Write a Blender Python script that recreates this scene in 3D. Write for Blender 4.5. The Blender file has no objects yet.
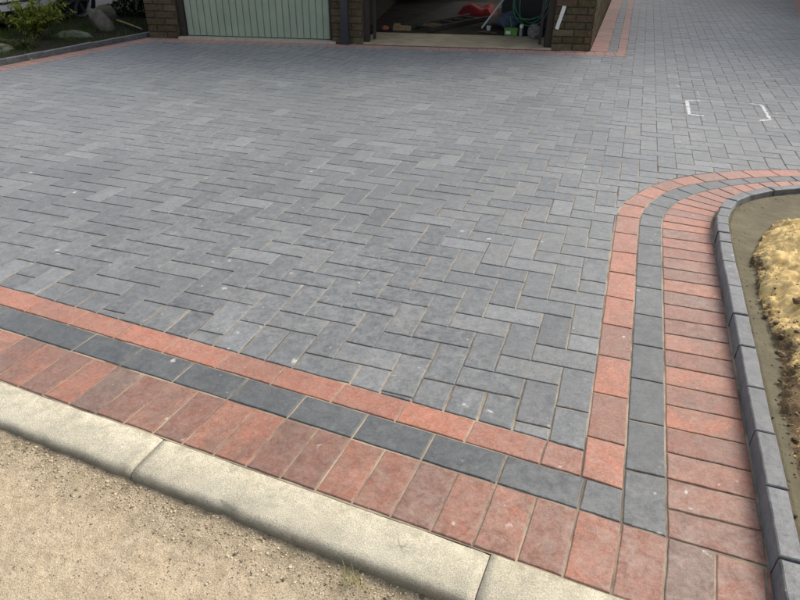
import bpy, bmesh, math, random
import numpy as np
from mathutils import Vector, Matrix, noise
random.seed(7); rng = np.random.default_rng(7)
S = bpy.context.scene; C = S.collection
# ------------------------------------------------------------------ camera
cd = bpy.data.cameras.new('camera'); cam = bpy.data.objects.new('camera', cd); C.objects.link(cam)
CP = Vector((-0.0694, -1.4288, 1.2388))
R_ = Vector((0.945336, 0.325973, 0.009026)); U_ = Vector((-0.175702, 0.485836, 0.856208)); F_ = Vector((-0.274715, 0.810990, -0.516552))
M = Matrix(((R_.x, U_.x, -F_.x, CP.x), (R_.y, U_.y, -F_.y, CP.y), (R_.z, U_.z, -F_.z, CP.z), (0, 0, 0, 1)))
cam.matrix_world = M
cd.sensor_width = 36.0; cd.lens = 36.0*637.9/800.0; cd.clip_start = 0.05; cd.clip_end = 600
S.camera = cam
# ------------------------------------------------------------------ sky, sun, exposure
SUN_EL = math.radians(42); SUN_AZ = math.radians(40)      # azimuth from +y towards +x
w = bpy.data.worlds.new('World'); S.world = w; w.use_nodes = True
nt = w.node_tree; bg = nt.nodes['Background']
sky = nt.nodes.new('ShaderNodeTexSky'); sky.sky_type = 'NISHITA'; sky.sun_disc = False
sky.sun_elevation = SUN_EL; sky.sun_rotation = SUN_AZ; sky.air_density = 1.0; sky.dust_density = 5.0; sky.ozone_density = 1.0
hs = nt.nodes.new('ShaderNodeHueSaturation'); hs.inputs['Saturation'].default_value = 0.5   # thin white cloud over the blue
nt.links.new(sky.outputs[0], hs.inputs['Color']); nt.links.new(hs.outputs[0], bg.inputs['Color'])
bg.inputs['Strength'].default_value = 0.13
sl = bpy.data.lights.new('sun', 'SUN'); sun = bpy.data.objects.new('sun', sl); C.objects.link(sun)
sl.energy = 1.4; sl.angle = math.radians(30); sl.color = (1.0, 0.95, 0.87)
sd = Vector((math.sin(SUN_AZ)*math.cos(SUN_EL), math.cos(SUN_AZ)*math.cos(SUN_EL), math.sin(SUN_EL)))
sun.rotation_euler = sd.to_track_quat('Z', 'Y').to_euler()
S.view_settings.view_transform = 'Standard'; S.view_settings.look = 'None'; S.view_settings.gamma = 1
S.view_settings.exposure = 0.66

# ------------------------------------------------------------------ node helpers
class N:
    def __init__(s, name, rough=0.8, spec=0.5):
        s.m = bpy.data.materials.new(name); s.m.use_nodes = True; s.t = s.m.node_tree
        s.b = s.t.nodes['Principled BSDF']; s.b.inputs['Roughness'].default_value = rough
        s.b.inputs['Specular IOR Level'].default_value = spec
        s.pos = s.t.nodes.new('ShaderNodeNewGeometry').outputs['Position']
    def n(s, typ, **kw):
        o = s.t.nodes.new(typ)
        for k, v in kw.items(): setattr(o, k, v)
        return o
    def l(s, a, b): s.t.links.new(a, b)
    def put(s, sock, v):
        if isinstance(v, bpy.types.NodeSocket): s.l(v, sock)
        elif isinstance(v, (tuple, list)) and len(v) == 3 and sock.type == 'RGBA': sock.default_value = (*v, 1)
        else: sock.default_value = v
    def noise(s, scale, detail=4, rough=0.55, vec=None, w=None, dist=0.0):
        o = s.n('ShaderNodeTexNoise'); o.inputs['Scale'].default_value = scale; o.inputs['Detail'].default_value = detail
        o.inputs['Roughness'].default_value = rough; o.inputs['Distortion'].default_value = dist
        if w is not None: o.noise_dimensions = '4D'; s.l(w, o.inputs['W'])
        s.l(vec if vec is not None else s.pos, o.inputs['Vector']); return o.outputs['Fac']
    def vor(s, scale, vec=None, feature='F1'):
        o = s.n('ShaderNodeTexVoronoi'); o.feature = feature; o.inputs['Scale'].default_value = scale
        s.l(vec if vec is not None else s.pos, o.inputs['Vector']); return o
    def math(s, op, a, b=None, c=None):
        o = s.n('ShaderNodeMath'); o.operation = op
        s.put(o.inputs[0], a)
        if b is not None: s.put(o.inputs[1], b)
        if c is not None: s.put(o.inputs[2], c)
        return o.outputs[0]
    def mr(s, v, a, b, c=0.0, d=1.0):
        o = s.n('ShaderNodeMapRange'); o.clamp = True; s.put(o.inputs[0], v)
        for i, x in enumerate((a, b, c, d)): o.inputs[i+1].default_value = x
        return o.outputs[0]
    def ramp(s, v, stops, interp='LINEAR'):
        o = s.n('ShaderNodeValToRGB'); cr = o.color_ramp; cr.interpolation = interp
        while len(cr.elements) < len(stops): cr.elements.new(0.5)
        for e, (p, c) in zip(cr.elements, stops): e.position = p; e.color = (*c, 1)
        s.put(o.inputs[0], v); return o.outputs[0]
    def mix(s, f, a, b, mode='MIX'):
        o = s.n('ShaderNodeMix'); o.data_type = 'RGBA'; o.blend_type = mode
        s.put(o.inputs[0], f); s.put(o.inputs[6], a); s.put(o.inputs[7], b); return o.outputs[2]
    def bump(s, h, strength=0.5, dist=0.002):
        o = s.n('ShaderNodeBump'); o.inputs['Strength'].default_value = strength; o.inputs['Distance'].default_value = dist
        s.put(o.inputs['Height'], h); s.l(o.outputs[0], s.b.inputs['Normal'])
    def col(s, v): s.put(s.b.inputs['Base Color'], v)
    def rnd(s):
        oi = s.n('ShaderNodeObjectInfo').outputs['Random']; at = s.n('ShaderNodeAttribute'); at.attribute_name = 'rnd'
        return s.math('FRACT', s.math('ADD', oi, at.outputs['Fac']))

SHEEN = 0.36
def paver_mat(name, stops, alt, dust=(0.36, 0.36, 0.35), dustamt=0.5, blotch=0.22, rough=0.5, altamt=0.5, spec=0.7):
    k = N(name, rough, spec); r = k.rnd()
    k.b.inputs['Sheen Weight'].default_value = SHEEN; k.b.inputs['Sheen Roughness'].default_value = 0.45; k.b.inputs['Sheen Tint'].default_value = (0.93, 0.96, 1.0, 1)      # fine dust left by the cutting
    base = k.ramp(r, stops)
    w_ = k.math('MULTIPLY', r, 37.0)
    n0 = k.noise(9, 5, 0.68, w=w_, dist=0.6)
    base = k.mix(k.mr(n0, 0.44, 0.68, 0, altamt), base, alt)          # the face mix is blended unevenly
    n1 = k.noise(26, 5, 0.7, w=w_); base = k.mix(1.0, base, k.ramp(n1, [(0.25, (1-blotch,)*3), (0.75, (1+blotch,)*3)]), 'MULTIPLY')
    g = k.noise(330, 3, 0.8); base = k.mix(1.0, base, k.ramp(g, [(0.32, (0.58,)*3), (0.5, (1.0,)*3), (0.68, (1.42,)*3)]), 'MULTIPLY')
    g2 = k.noise(95, 4, 0.75); base = k.mix(1.0, base, k.ramp(g2, [(0.32, (0.68,)*3), (0.68, (1.34,)*3)]), 'MULTIPLY')
    d1 = k.noise(0.9, 5, 0.62); d2 = k.noise(30, 6, 0.75, w=w_, dist=0.5)
    da = k.math('MULTIPLY', k.mr(d1, 0.34, 0.64, 0.25, 1.0), k.mr(d2, 0.40, 0.74)); da = k.math('MULTIPLY', da, dustamt)
    base = k.mix(da, base, dust)
    # small dried mortar splashes
    wob = k.math('MULTIPLY', k.noise(34, 6, 0.78, dist=0.8), 0.62)
    for sc, thr, lo in ((6.5, 0.375, 0.40), (17.0, 0.385, 0.44)):
        v = k.vor(sc); e = k.math('ADD', v.outputs['Distance'], wob)
        sp = k.math('MULTIPLY', k.mr(e, thr, thr-0.06), k.mr(k.noise(2.3 if sc < 10 else 3.1, 2), lo, lo+0.08))
        base = k.mix(k.math('MULTIPLY', sp, 0.7), base, (0.60, 0.57, 0.52))
    pit = k.vor(190); pf = k.mr(pit.outputs['Distance'], 0.22, 0.10); pm = k.math('MULTIPLY', pf, k.mr(k.noise(55, 2), 0.50, 0.6))
    base = k.mix(k.math('MULTIPLY', pm, 0.65), base, (0.03, 0.03, 0.03))
    k.col(base)
    k.put(k.b.inputs['Roughness'], k.mr(n1, 0.25, 0.75, rough-0.07, rough+0.15))
    h = k.math('ADD', k.math('MULTIPLY', g, 0.8), k.math('MULTIPLY', g2, 0.6)); h = k.math('SUBTRACT', h, k.math('MULTIPLY', pm, 0.8))
    k.bump(h, 0.6, 0.0016)
    return k.m
GREY = paver_mat('grey_concrete_block', [(0, (0.064, 0.071, 0.075)), (0.12, (0.082, 0.090, 0.094)), (0.4, (0.098, 0.106, 0.109)), (0.7, (0.112, 0.119, 0.121)), (0.86, (0.124, 0.128, 0.124)), (1, (0.165, 0.174, 0.178))], (0.085, 0.092, 0.093), dust=(0.44, 0.44, 0.43), dustamt=0.55, blotch=0.14, rough=0.5, spec=0.6)
CHAR = paver_mat('charcoal_concrete_block', [(0, (0.042, 0.049, 0.052)), (0.5, (0.053, 0.060, 0.062)), (1, (0.068, 0.075, 0.077))], (0.085, 0.090, 0.090), dust=(0.32, 0.32, 0.31), dustamt=0.5, blotch=0.2, rough=0.5, spec=0.6)
RED = paver_mat('red_concrete_block', [(0, (0.245, 0.092, 0.056)), (0.18, (0.335, 0.120, 0.066)), (0.34, (0.190, 0.087, 0.057)), (0.5, (0.235, 0.088, 0.054)), (0.62, (0.385, 0.138, 0.073)), (0.76, (0.158, 0.090, 0.066)), (0.88, (0.205, 0.085, 0.054)), (1, (0.29, 0.108, 0.062))], (0.145, 0.087, 0.062), dust=(0.50, 0.41, 0.34), dustamt=0.55, blotch=0.24, rough=0.55, altamt=0.7, spec=0.45)
ORANGE = paver_mat('terracotta_concrete_block', [(0, (0.35, 0.127, 0.072)), (0.3, (0.40, 0.142, 0.078)), (0.5, (0.225, 0.105, 0.070)), (0.65, (0.31, 0.115, 0.068)), (0.8, (0.43, 0.150, 0.082)), (1, (0.25, 0.110, 0.072))], (0.21, 0.105, 0.072), dust=(0.52, 0.41, 0.34), dustamt=0.5, blotch=0.18, rough=0.55, altamt=0.6, spec=0.45)
EDGE = paver_mat('charcoal_edging_block', [(0, (0.036, 0.043, 0.048)), (0.5, (0.046, 0.053, 0.058)), (1, (0.062, 0.070, 0.075))], (0.08, 0.086, 0.09), dust=(0.38, 0.38, 0.37), dustamt=0.5, blotch=0.24, rough=0.5, spec=0.6)

def m_sandjoint():
    k = N('jointing_sand', 0.95, 0.2); n = k.noise(500, 3, 0.7); n2 = k.noise(2.4, 5, 0.7)
    k.col(k.mix(k.mr(n2, 0.42, 0.58), k.ramp(n, [(0.3, (0.34, 0.27, 0.185)), (0.7, (0.58, 0.48, 0.35))]), k.ramp(n, [(0.3, (0.10, 0.082, 0.06)), (0.7, (0.24, 0.19, 0.14))])))
    k.bump(n, 0.6, 0.002); return k.m
def m_road():
    k = N('gritty_sand_surface', 0.95, 0.25)
    big = k.noise(2.2, 5, 0.6); mid = k.noise(38, 4, 0.65); fine = k.noise(260, 3, 0.75)
    c = k.ramp(mid, [(0.28, (0.43, 0.340, 0.225)), (0.5, (0.53, 0.425, 0.290)), (0.72, (0.61, 0.505, 0.36))])
    c = k.mix(k.mr(big, 0.42, 0.7, 0, 0.4), c, (0.47, 0.41, 0.29))
    c = k.mix(1.0, c, k.ramp(fine, [(0.32, (0.58,)*3), (0.66, (1.22,)*3)]), 'MULTIPLY')
    v = k.vor(105); vf = k.math('MULTIPLY', k.mr(v.outputs['Distance'], 0.30, 0.17), k.mr(k.noise(33, 2), 0.52, 0.62))
    c = k.mix(k.math('MULTIPLY', vf, 0.9), c, (0.10, 0.08, 0.05))
    at = k.n('ShaderNodeAttribute'); at.attribute_name = 'dirt'
    dm = k.math('MULTIPLY', at.outputs['Fac'], k.mr(k.noise(24, 4, 0.7), 0.36, 0.62))
    c = k.mix(k.math('MULTIPLY', dm, 0.7), c, k.ramp(fine, [(0.35, (0.09, 0.075, 0.045)), (0.7, (0.30, 0.25, 0.15))]))
    k.col(c); k.bump(k.math('ADD', fine, k.math('MULTIPLY', mid, 0.8)), 0.8, 0.004); return k.m
def m_kerbstone():
    k = N('cream_concrete', 0.9, 0.3)
    big = k.noise(3.0, 5, 0.6); mid = k.noise(26, 5, 0.7); fine = k.noise(330, 3, 0.75)
    c = k.ramp(big, [(0.3, (0.53, 0.475, 0.35)), (0.5, (0.62, 0.565, 0.43)), (0.72, (0.70, 0.645, 0.505))])
    c = k.mix(k.mr(mid, 0.42, 0.66, 0, 0.45), c, (0.40, 0.375, 0.29))
    c = k.mix(1.0, c, k.ramp(fine, [(0.32, (0.60,)*3), (0.66, (1.2,)*3)]), 'MULTIPLY')
    v = k.vor(160); vf = k.math('MULTIPLY', k.mr(v.outputs['Distance'], 0.24, 0.12), k.mr(k.noise(50, 2), 0.5, 0.62))
    c = k.mix(k.math('MULTIPLY', vf, 0.6), c, (0.14, 0.13, 0.11))
    cr = k.vor(3.1, feature='DISTANCE_TO_EDGE'); cf = k.math('MULTIPLY', k.mr(k.math('ADD', cr.outputs['Distance'], k.math('MULTIPLY', k.noise(20, 4), 0.03)), 0.0165, 0.0145), k.mr(k.noise(1.9, 2), 0.54, 0.58))
    c = k.mix(k.math('MULTIPLY', cf, 0.6), c, (0.16, 0.14, 0.10))
    st = k.math('MULTIPLY', k.mr(k.noise(7, 6, 0.75, dist=0.5), 0.54, 0.68), 0.4); c = k.mix(st, c, (0.24, 0.225, 0.17))
    at = k.n('ShaderNodeAttribute'); at.attribute_name = 'low'
    c = k.mix(k.math('MULTIPLY', at.outputs['Fac'], 0.75), c, (0.13, 0.105, 0.065))    # road face mixed to dark brown below its top edge
    at2 = k.n('ShaderNodeAttribute'); at2.attribute_name = 'moss'
    c = k.mix(k.math('MULTIPLY', at2.outputs['Fac'], k.mr(k.noise(17, 5, 0.75), 0.45, 0.66, 0, 0.55)), c, (0.17, 0.165, 0.12))
    k.col(c); k.bump(k.math('ADD', fine, k.math('MULTIPLY', mid, 0.5)), 0.6, 0.003); return k.m
def m_simple(name, c, rough=0.6, spec=0.5, metal=0.0, nscale=30, amt=0.2, bump=0.0, fine=200):
    k = N(name, rough, spec); n = k.noise(nscale, 5, 0.65); n2 = k.noise(fine, 3, 0.7)
    v = k.mix(1.0, c, k.ramp(n, [(0.3, (1-amt,)*3), (0.7, (1+amt,)*3)]), 'MULTIPLY')
    v = k.mix(1.0, v, k.ramp(n2, [(0.3, (1-amt*0.5,)*3), (0.7, (1+amt*0.5,)*3)]), 'MULTIPLY')
    k.col(v); k.b.inputs['Metallic'].default_value = metal
    if bump: k.bump(n2, bump, 0.004)
    return k.m
def m_brick():
    k = N('brown_brick', 0.9, 0.25); r = k.rnd()
    c = k.ramp(r, [(0, (0.085, 0.068, 0.038)), (0.4, (0.12, 0.097, 0.055)), (0.6, (0.10, 0.066, 0.042)), (0.8, (0.145, 0.12, 0.07)), (1, (0.078, 0.065, 0.042))])
    n = k.noise(30, 5, 0.7); c = k.mix(1.0, c, k.ramp(n, [(0.3, (0.6,)*3), (0.7, (1.35,)*3)]), 'MULTIPLY')
    k.col(c); k.bump(k.noise(160, 4, 0.7), 0.6, 0.004); return k.m
def m_leaf(name, a, b, c2):
    k = N(name, 0.65, 0.2); r = k.rnd(); k.col(k.ramp(r, [(0, a), (0.5, b), (1, c2)]))
    k.b.inputs['Subsurface Weight'].default_value = 0.0
    tr = k.n('ShaderNodeBsdfTranslucent'); k.put(tr.inputs['Color'], k.ramp(r, [(0, a), (1, c2)])); ms = k.n('ShaderNodeMixShader'); ms.inputs[0].default_value = 0.25
    out = k.t.nodes['Material Output']; k.l(k.b.outputs[0], ms.inputs[1]); k.l(tr.outputs[0], ms.inputs[2]); k.l(ms.outputs[0], out.inputs['Surface']); return k.m
def m_sand():
    k = N('yellow_building_sand', 0.95, 0.15)
    n = k.noise(22, 6, 0.66, dist=0.4); f = k.noise(240, 3, 0.75); m2 = k.noise(70, 4, 0.7)
    c = k.ramp(n, [(0.25, (0.62, 0.42, 0.16)), (0.38, (0.76, 0.54, 0.23)), (0.55, (0.83, 0.62, 0.29)), (0.8, (0.89, 0.71, 0.38))])
    c = k.mix(1.0, c, k.ramp(f, [(0.3, (0.75,)*3), (0.7, (1.12,)*3)]), 'MULTIPLY')
    at = k.n('ShaderNodeAttribute'); at.attribute_name = 'soil'
    s = k.mr(k.math('ADD', at.outputs['Fac'], k.math('MULTIPLY', m2, 0.9)), 0.80, 1.02)
    c = k.mix(s, c, k.ramp(f, [(0.3, (0.075, 0.05, 0.028)), (0.7, (0.24, 0.17, 0.095))]))
    k.col(c); k.bump(k.math('ADD', k.math('MULTIPLY', n, 1.2), k.math('MULTIPLY', f, 0.5)), 0.9, 0.008); return k.m
def m_haunch():
    k = N('damp_mortar', 0.85, 0.35)
    n = k.noise(9, 5, 0.65); f = k.noise(230, 3, 0.7)
    c = k.ramp(n, [(0.3, (0.100, 0.086, 0.050)), (0.55, (0.140, 0.121, 0.072)), (0.75, (0.185, 0.16, 0.098))])
    c = k.mix(1.0, c, k.ramp(f, [(0.3, (0.85,)*3), (0.7, (1.1,)*3)]), 'MULTIPLY')
    sp = k.math('MULTIPLY', k.mr(k.noise(42, 4, 0.7), 0.60, 0.68), k.mr(k.noise(6, 2), 0.45, 0.6)); c = k.mix(k.math('MULTIPLY', sp, 0.8), c, (0.085, 0.065, 0.035))
    k.col(c); k.bump(k.math('ADD', f, k.math('MULTIPLY', k.noise(40, 3), 0.8)), 0.5, 0.003); return k.m
M_JOINT, M_ROAD, M_KERB, M_BRICK, M_SAND, M_HAUNCH = m_sandjoint(), m_road(), m_kerbstone(), m_brick(), m_sand(), m_haunch()
M_MORTAR = m_simple('weathered_mortar', (0.085, 0.072, 0.05), 0.95, 0.2, amt=0.25, bump=0.5)
M_SOIL = m_simple('dark_soil', (0.030, 0.028, 0.017), 0.95, 0.2, amt=0.4, bump=0.8)
M_CLOD = m_simple('brown_soil_clod', (0.15, 0.105, 0.06), 0.95, 0.2, amt=0.4, bump=0.8)
M_STONE = m_simple('grey_rockery_stone', (0.15, 0.135, 0.11), 0.9, 0.3, nscale=18, amt=0.35, bump=0.8)
M_MOSSY = m_simple('mossy_stone', (0.14, 0.155, 0.11), 0.9, 0.3, nscale=18, amt=0.35, bump=0.8)
M_SLAB = m_simple('tan_concrete_slab', (0.46, 0.39, 0.27), 0.9, 0.3, nscale=6, amt=0.25, bump=0.3)
M_FLOOR = m_simple('dark_garage_floor', (0.045, 0.042, 0.037), 0.9, 0.1, nscale=4, amt=0.4)  # bay floor tone, much darker than the threshold slab
M_DRIP = m_simple('brown_slab_edge', (0.12, 0.075, 0.045), 0.9, 0.2)
M_DOOR = m_simple('pale_green_paint', (0.35, 0.42, 0.32), 0.45, 0.4, nscale=5, amt=0.09)
M_FRAME = m_simple('dark_brown_timber', (0.035, 0.026, 0.02), 0.6, 0.4, nscale=20, amt=0.3)
M_TRACK = m_simple('galvanised_steel', (0.30, 0.30, 0.32), 0.45, 0.5, 0.8)
M_TRACKD = m_simple('dirty_steel', (0.06, 0.058, 0.055), 0.6, 0.4, 0.3)
M_BLACKPL = m_simple('black_downpipe_plastic', (0.03, 0.032, 0.04), 0.4, 0.5)
M_WHITE = m_simple('white_plastic', (0.78, 0.77, 0.72), 0.5, 0.5, amt=0.08)
M_SILL = m_simple('weathered_pale_sill', (0.50, 0.45, 0.36), 0.85, 0.3)
M_REDC = m_simple('red_cloth', (0.24, 0.018, 0.022), 0.8, 0.3, amt=0.3)
M_HOSE = m_simple('green_hose', (0.07, 0.26, 0.15), 0.45, 0.5)
M_GRN = m_simple('bright_green_plastic', (0.10, 0.30, 0.05), 0.5, 0.5, amt=0.35)
M_BLUE = m_simple('blue_grey_fabric', (0.09, 0.11, 0.16), 0.85, 0.2, amt=0.3)
M_TARP = m_simple('dark_grey_sheeting', (0.045, 0.045, 0.043), 0.8, 0.2, amt=0.3)
M_SACK = m_simple('grey_sacking', (0.22, 0.21, 0.20), 0.9, 0.2, amt=0.4, bump=0.6)
M_WOOD = m_simple('raw_timber', (0.34, 0.24, 0.13), 0.8, 0.3, nscale=25, amt=0.3)
M_OFFCUT = m_simple('orange_brick_offcut', (0.42, 0.17, 0.09), 0.9, 0.2)
M_SILVER = m_simple('silver_car_paint', (0.66, 0.67, 0.72), 0.3, 0.6, 0.2, amt=0.03)
M_TYRE = m_simple('tyre_rubber', (0.02, 0.02, 0.02), 0.8, 0.3)
M_ALLOY = m_simple('dull_alloy', (0.30, 0.30, 0.32), 0.4, 0.5, 0.8, amt=0.3)
M_GLASS = m_simple('car_glass', (0.02, 0.025, 0.03), 0.08, 0.6, amt=0.0)
M_LAMPR = m_simple('red_lamp_lens', (0.35, 0.01, 0.01), 0.2, 0.6, amt=0.0)
M_PLATE = m_simple('black_trim', (0.02, 0.02, 0.02), 0.5, 0.4)
M_ROOF = m_simple('roof_felt', (0.08, 0.08, 0.08), 0.9, 0.2)
def m_paint():
    k = N('worn_marking_paint', 0.9, 0.2); n = k.noise(45, 5, 0.75)
    k.col(k.ramp(n, [(0.33, (0.17, 0.175, 0.175)), (0.45, (0.62, 0.62, 0.60)), (0.62, (0.80, 0.80, 0.78))])); return k.m
M_CHALK = m_paint()
L_SHRUB = m_leaf('yellow_green_leaf', (0.11, 0.16, 0.025), (0.24, 0.29, 0.045), (0.38, 0.40, 0.08))
L_DARK = m_leaf('dark_hedge_leaf', (0.015, 0.03, 0.010), (0.025, 0.045, 0.015), (0.035, 0.06, 0.02))
L_GRASS = m_leaf('grass_blade', (0.035, 0.07, 0.016), (0.06, 0.11, 0.022), (0.10, 0.14, 0.035))
L_DRY = m_leaf('dry_weed_blade', (0.16, 0.17, 0.05), (0.26, 0.26, 0.09), (0.42, 0.38, 0.18))
M_STEM = m_simple('woody_stem', (0.10, 0.075, 0.045), 0.9, 0.2)

# ------------------------------------------------------------------ object helpers
def link(name, mesh, parent=None):
    o = bpy.data.objects.new(name, mesh); C.objects.link(o)
    if parent is not None: o.parent = parent
    return o
def tag(o, label=None, cat=None, group=None, kind=None):
    if label: o['label'] = label
    if cat: o['category'] = cat
    if group: o['group'] = group
    if kind: o['kind'] = kind
    return o
def thing(name, label, cat, loc=(0, 0, 0), rz=0.0, group=None):
    o = bpy.data.objects.new(name, None); C.objects.link(o); o.location = loc; o.rotation_euler = (0, 0, rz); o.empty_display_size = 0.1
    return tag(o, label, cat, group)
class MB:
    def __init__(s): s.v = []; s.f = []; s.r = []; s.smooth = False
    def add(s, vs, fs, r=0.0):
        b = len(s.v); s.v += [tuple(v) for v in vs]; s.f += [tuple(b+i for i in f) for f in fs]; s.r += [r]*len(vs); return s
    def box(s, x0, x1, y0, y1, z0, z1, r=0.0, rot=None):
        vs = [(x, y, z) for z in (z0, z1) for x, y in ((x0, y0), (x1, y0), (x1, y1), (x0, y1))]
        if rot: vs = [tuple(rot @ Vector(v)) for v in vs]
        return s.add(vs, [(3, 2, 1, 0), (4, 5, 6, 7), (0, 1, 5, 4), (1, 2, 6, 5), (2, 3, 7, 6), (3, 0, 4, 7)], r)
    def tube(s, pts, rad, seg=8, r=0.0, cap=True):
        pts = [Vector(p) for p in pts]; n = len(pts); rad = rad if isinstance(rad, (list, tuple)) else [rad]*n; vs = []; fs = []
        up = Vector((0.01, 0.02, 1)).normalized()
        for i, p in enumerate(pts):
            d = (pts[min(i+1, n-1)] - pts[max(i-1, 0)]).normalized(); a = d.cross(up)
            if a.length < 0.05: a = d.cross(Vector((1, 0, 0)))
            a.normalize(); b = d.cross(a)
            for j in range(seg):
                t = 2*math.pi*j/seg; vs.append(p + rad[i]*(a*math.cos(t)+b*math.sin(t)))
        for i in range(n-1):
            for j in range(seg):
                k = (j+1) % seg; fs.append((i*seg+j, i*seg+k, (i+1)*seg+k, (i+1)*seg+j))
        if cap: fs += [tuple(range(seg))[::-1], tuple((n-1)*seg+j for j in range(seg))]
        return s.add(vs, fs, r)
    def mesh(s, name, mat):
        me = bpy.data.meshes.new(name); me.from_pydata(s.v, [], s.f); me.materials.append(mat)
        a = me.attributes.new('rnd', 'FLOAT', 'POINT'); a.data.foreach_set('value', np.array(s.r, dtype=np.float32))
        if s.smooth: me.polygons.foreach_set('use_smooth', [True]*len(me.polygons))
        me.update(); return me
    def build(s, name, mat, parent=None):
        return link(name, s.mesh(name, mat), parent)

# ------------------------------------------------------------------ 2-D polygons
def clip(poly, px, py, nx, ny):      # keep the side where (p-P).n <= 0
    out = []
    for i in range(len(poly)):
        a = poly[i]; b = poly[(i+1) % len(poly)]
        da = (a[0]-px)*nx+(a[1]-py)*ny; db = (b[0]-px)*nx+(b[1]-py)*ny
        if da <= 0: out.append(a)
        if (da < 0 < db) or (db < 0 < da):
            t = da/(da-db); out.append((a[0]+t*(b[0]-a[0]), a[1]+t*(b[1]-a[1])))
    res = []
    for p in out:
        if not res or math.hypot(p[0]-res[-1][0], p[1]-res[-1][1]) > 1e-4: res.append(p)
    if len(res) > 1 and math.hypot(res[0][0]-res[-1][0], res[0][1]-res[-1][1]) < 1e-4: res.pop()
    return res
def area(p): return 0.5*sum(p[i][0]*p[(i+1) % len(p)][1]-p[(i+1) % len(p)][0]*p[i][1] for i in range(len(p)))
def shrink(poly, d):
    out = poly
    for i in range(len(poly)):
        a = poly[i]; b = poly[(i+1) % len(poly)]; L = math.hypot(b[0]-a[0], b[1]-a[1])
        if L < 1e-5: continue
        nx, ny = (b[1]-a[1])/L, -(b[0]-a[0])/L
        out = clip(out, a[0]-nx*d, a[1]-ny*d, nx, ny)
        if len(out) < 3: return []
    return out
def densify(poly, step, jit):
    out = []
    for i in range(len(poly)):
        a = poly[i]; b = poly[(i+1) % len(poly)]; L = math.hypot(b[0]-a[0], b[1]-a[1]); n = max(1, int(L/step))
        nx, ny = (b[1]-a[1])/max(L, 1e-6), -(b[0]-a[0])/max(L, 1e-6)
        for k in range(n):
            t = k/n; j = random.uniform(-jit, jit*0.3) if k else random.uniform(-jit, 0)*0.7
            out.append((a[0]+t*(b[0]-a[0])+nx*j, a[1]+t*(b[1]-a[1])+ny*j))
    return out
def block(mb, poly, z=0.0, th=0.05, ch=0.0030, detail=False, r=0.0, tilt=True, base=None):
    """one paving block: sides, worn chamfer and top face"""
    if area(poly) < 0: poly = poly[::-1]
    cx = sum(p[0] for p in poly)/len(poly); cy = sum(p[1] for p in poly)/len(poly)
    if area(poly) < 2.5e-4: return False
    ch = min(ch, 0.2*math.sqrt(area(poly)))
    tx, ty, dz = ((random.gauss(0, 0.0025), random.gauss(0, 0.0025), random.gauss(0, 0.0004)) if tilt else (0, 0, 0))
    pl = densify(poly, 0.030, 0.0013) if detail else poly
    n = len(pl)
    def ins(p, d):
        L = math.hypot(p[0]-cx, p[1]-cy)
        return p
    # per-vertex inward direction from the two neighbouring edges
    dirs = []
    for i in range(n):
        a = pl[i-1]; b = pl[i]; c = pl[(i+1) % n]
        e1 = Vector((b[0]-a[0], b[1]-a[1])).normalized(); e2 = Vector((c[0]-b[0], c[1]-b[1])).normalized()
        n1 = Vector((-e1.y, e1.x)); n2 = Vector((-e2.y, e2.x)); m = n1+n2
        if m.length < 1e-6: m = n1.copy()
        m = m/max(0.5, m.length_squared/2.0) if m.length_squared > 0 else n1
        if m.length > 2: m = m.normalized()*2
        dirs.append(m)
    zt = lambda x, y: z+dz+tx*(x-cx)+ty*(y-cy)
    zb = z-th
    vs = [(p[0], p[1], zb) for p in pl]
    vs += [(p[0], p[1], zt(*p)-ch*1.1) for p in pl]
    vs += [(p[0]+d.x*ch*0.35, p[1]+d.y*ch*0.35, zt(*p)-ch*0.38) for p, d in zip(pl, dirs)]
    vs += [(p[0]+d.x*ch, p[1]+d.y*ch, zt(*p)-random.uniform(0, 0.0003)) for p, d in zip(pl, dirs)]
    fs = []
    for k in range(3):
        for i in range(n):
            j = (i+1) % n; fs.append((k*n+i, k*n+j, (k+1)*n+j, (k+1)*n+i))
    fs.append(tuple(3*n+i for i in range(n)))
    mb.add(vs, fs, r); return True
def quad(P, a0, a1, b0, b1):      # P maps (along, across) to xy
    return [P(a0, b0), P(a1, b0), P(a1, b1), P(a0, b1)]
def spline(pts, step=0.01):
    out = []; n = len(pts)
    for i in range(n-1):
        p0 = pts[max(i-1, 0)]; p1 = pts[i]; p2 = pts[i+1]; p3 = pts[min(i+2, n-1)]
        L = math.hypot(p2[0]-p1[0], p2[1]-p1[1]); m = max(1, int(L/step))
        for k in range(m):
            t = k/m; q = []
            for c in (0, 1):
                a = 2*p1[c]; b = p2[c]-p0[c]; d = 2*p0[c]-5*p1[c]+4*p2[c]-p3[c]; e = -p0[c]+3*p1[c]-3*p2[c]+p3[c]
                q.append(0.5*(a+b*t+d*t*t+e*t*t*t))
            out.append(tuple(q))
    out.append(pts[-1]); return out
class Curve:
    def __init__(s, pts, step=0.01):
        s.p = np.array(spline(pts, step)); d = np.hypot(*np.diff(s.p, axis=0).T); s.s = np.concatenate([[0], np.cumsum(d)]); s.L = s.s[-1]
    def at(s, t):
        return (float(np.interp(t, s.s, s.p[:, 0])), float(np.interp(t, s.s, s.p[:, 1])))
    def near(s, x, y):
        i = int(np.argmin((s.p[:, 0]-x)**2+(s.p[:, 1]-y)**2)); j = min(max(i, 1), len(s.p)-2)
        t = s.p[j+1]-s.p[j-1]; t = t/np.hypot(*t); return s.s[i], s.p[i], t

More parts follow.
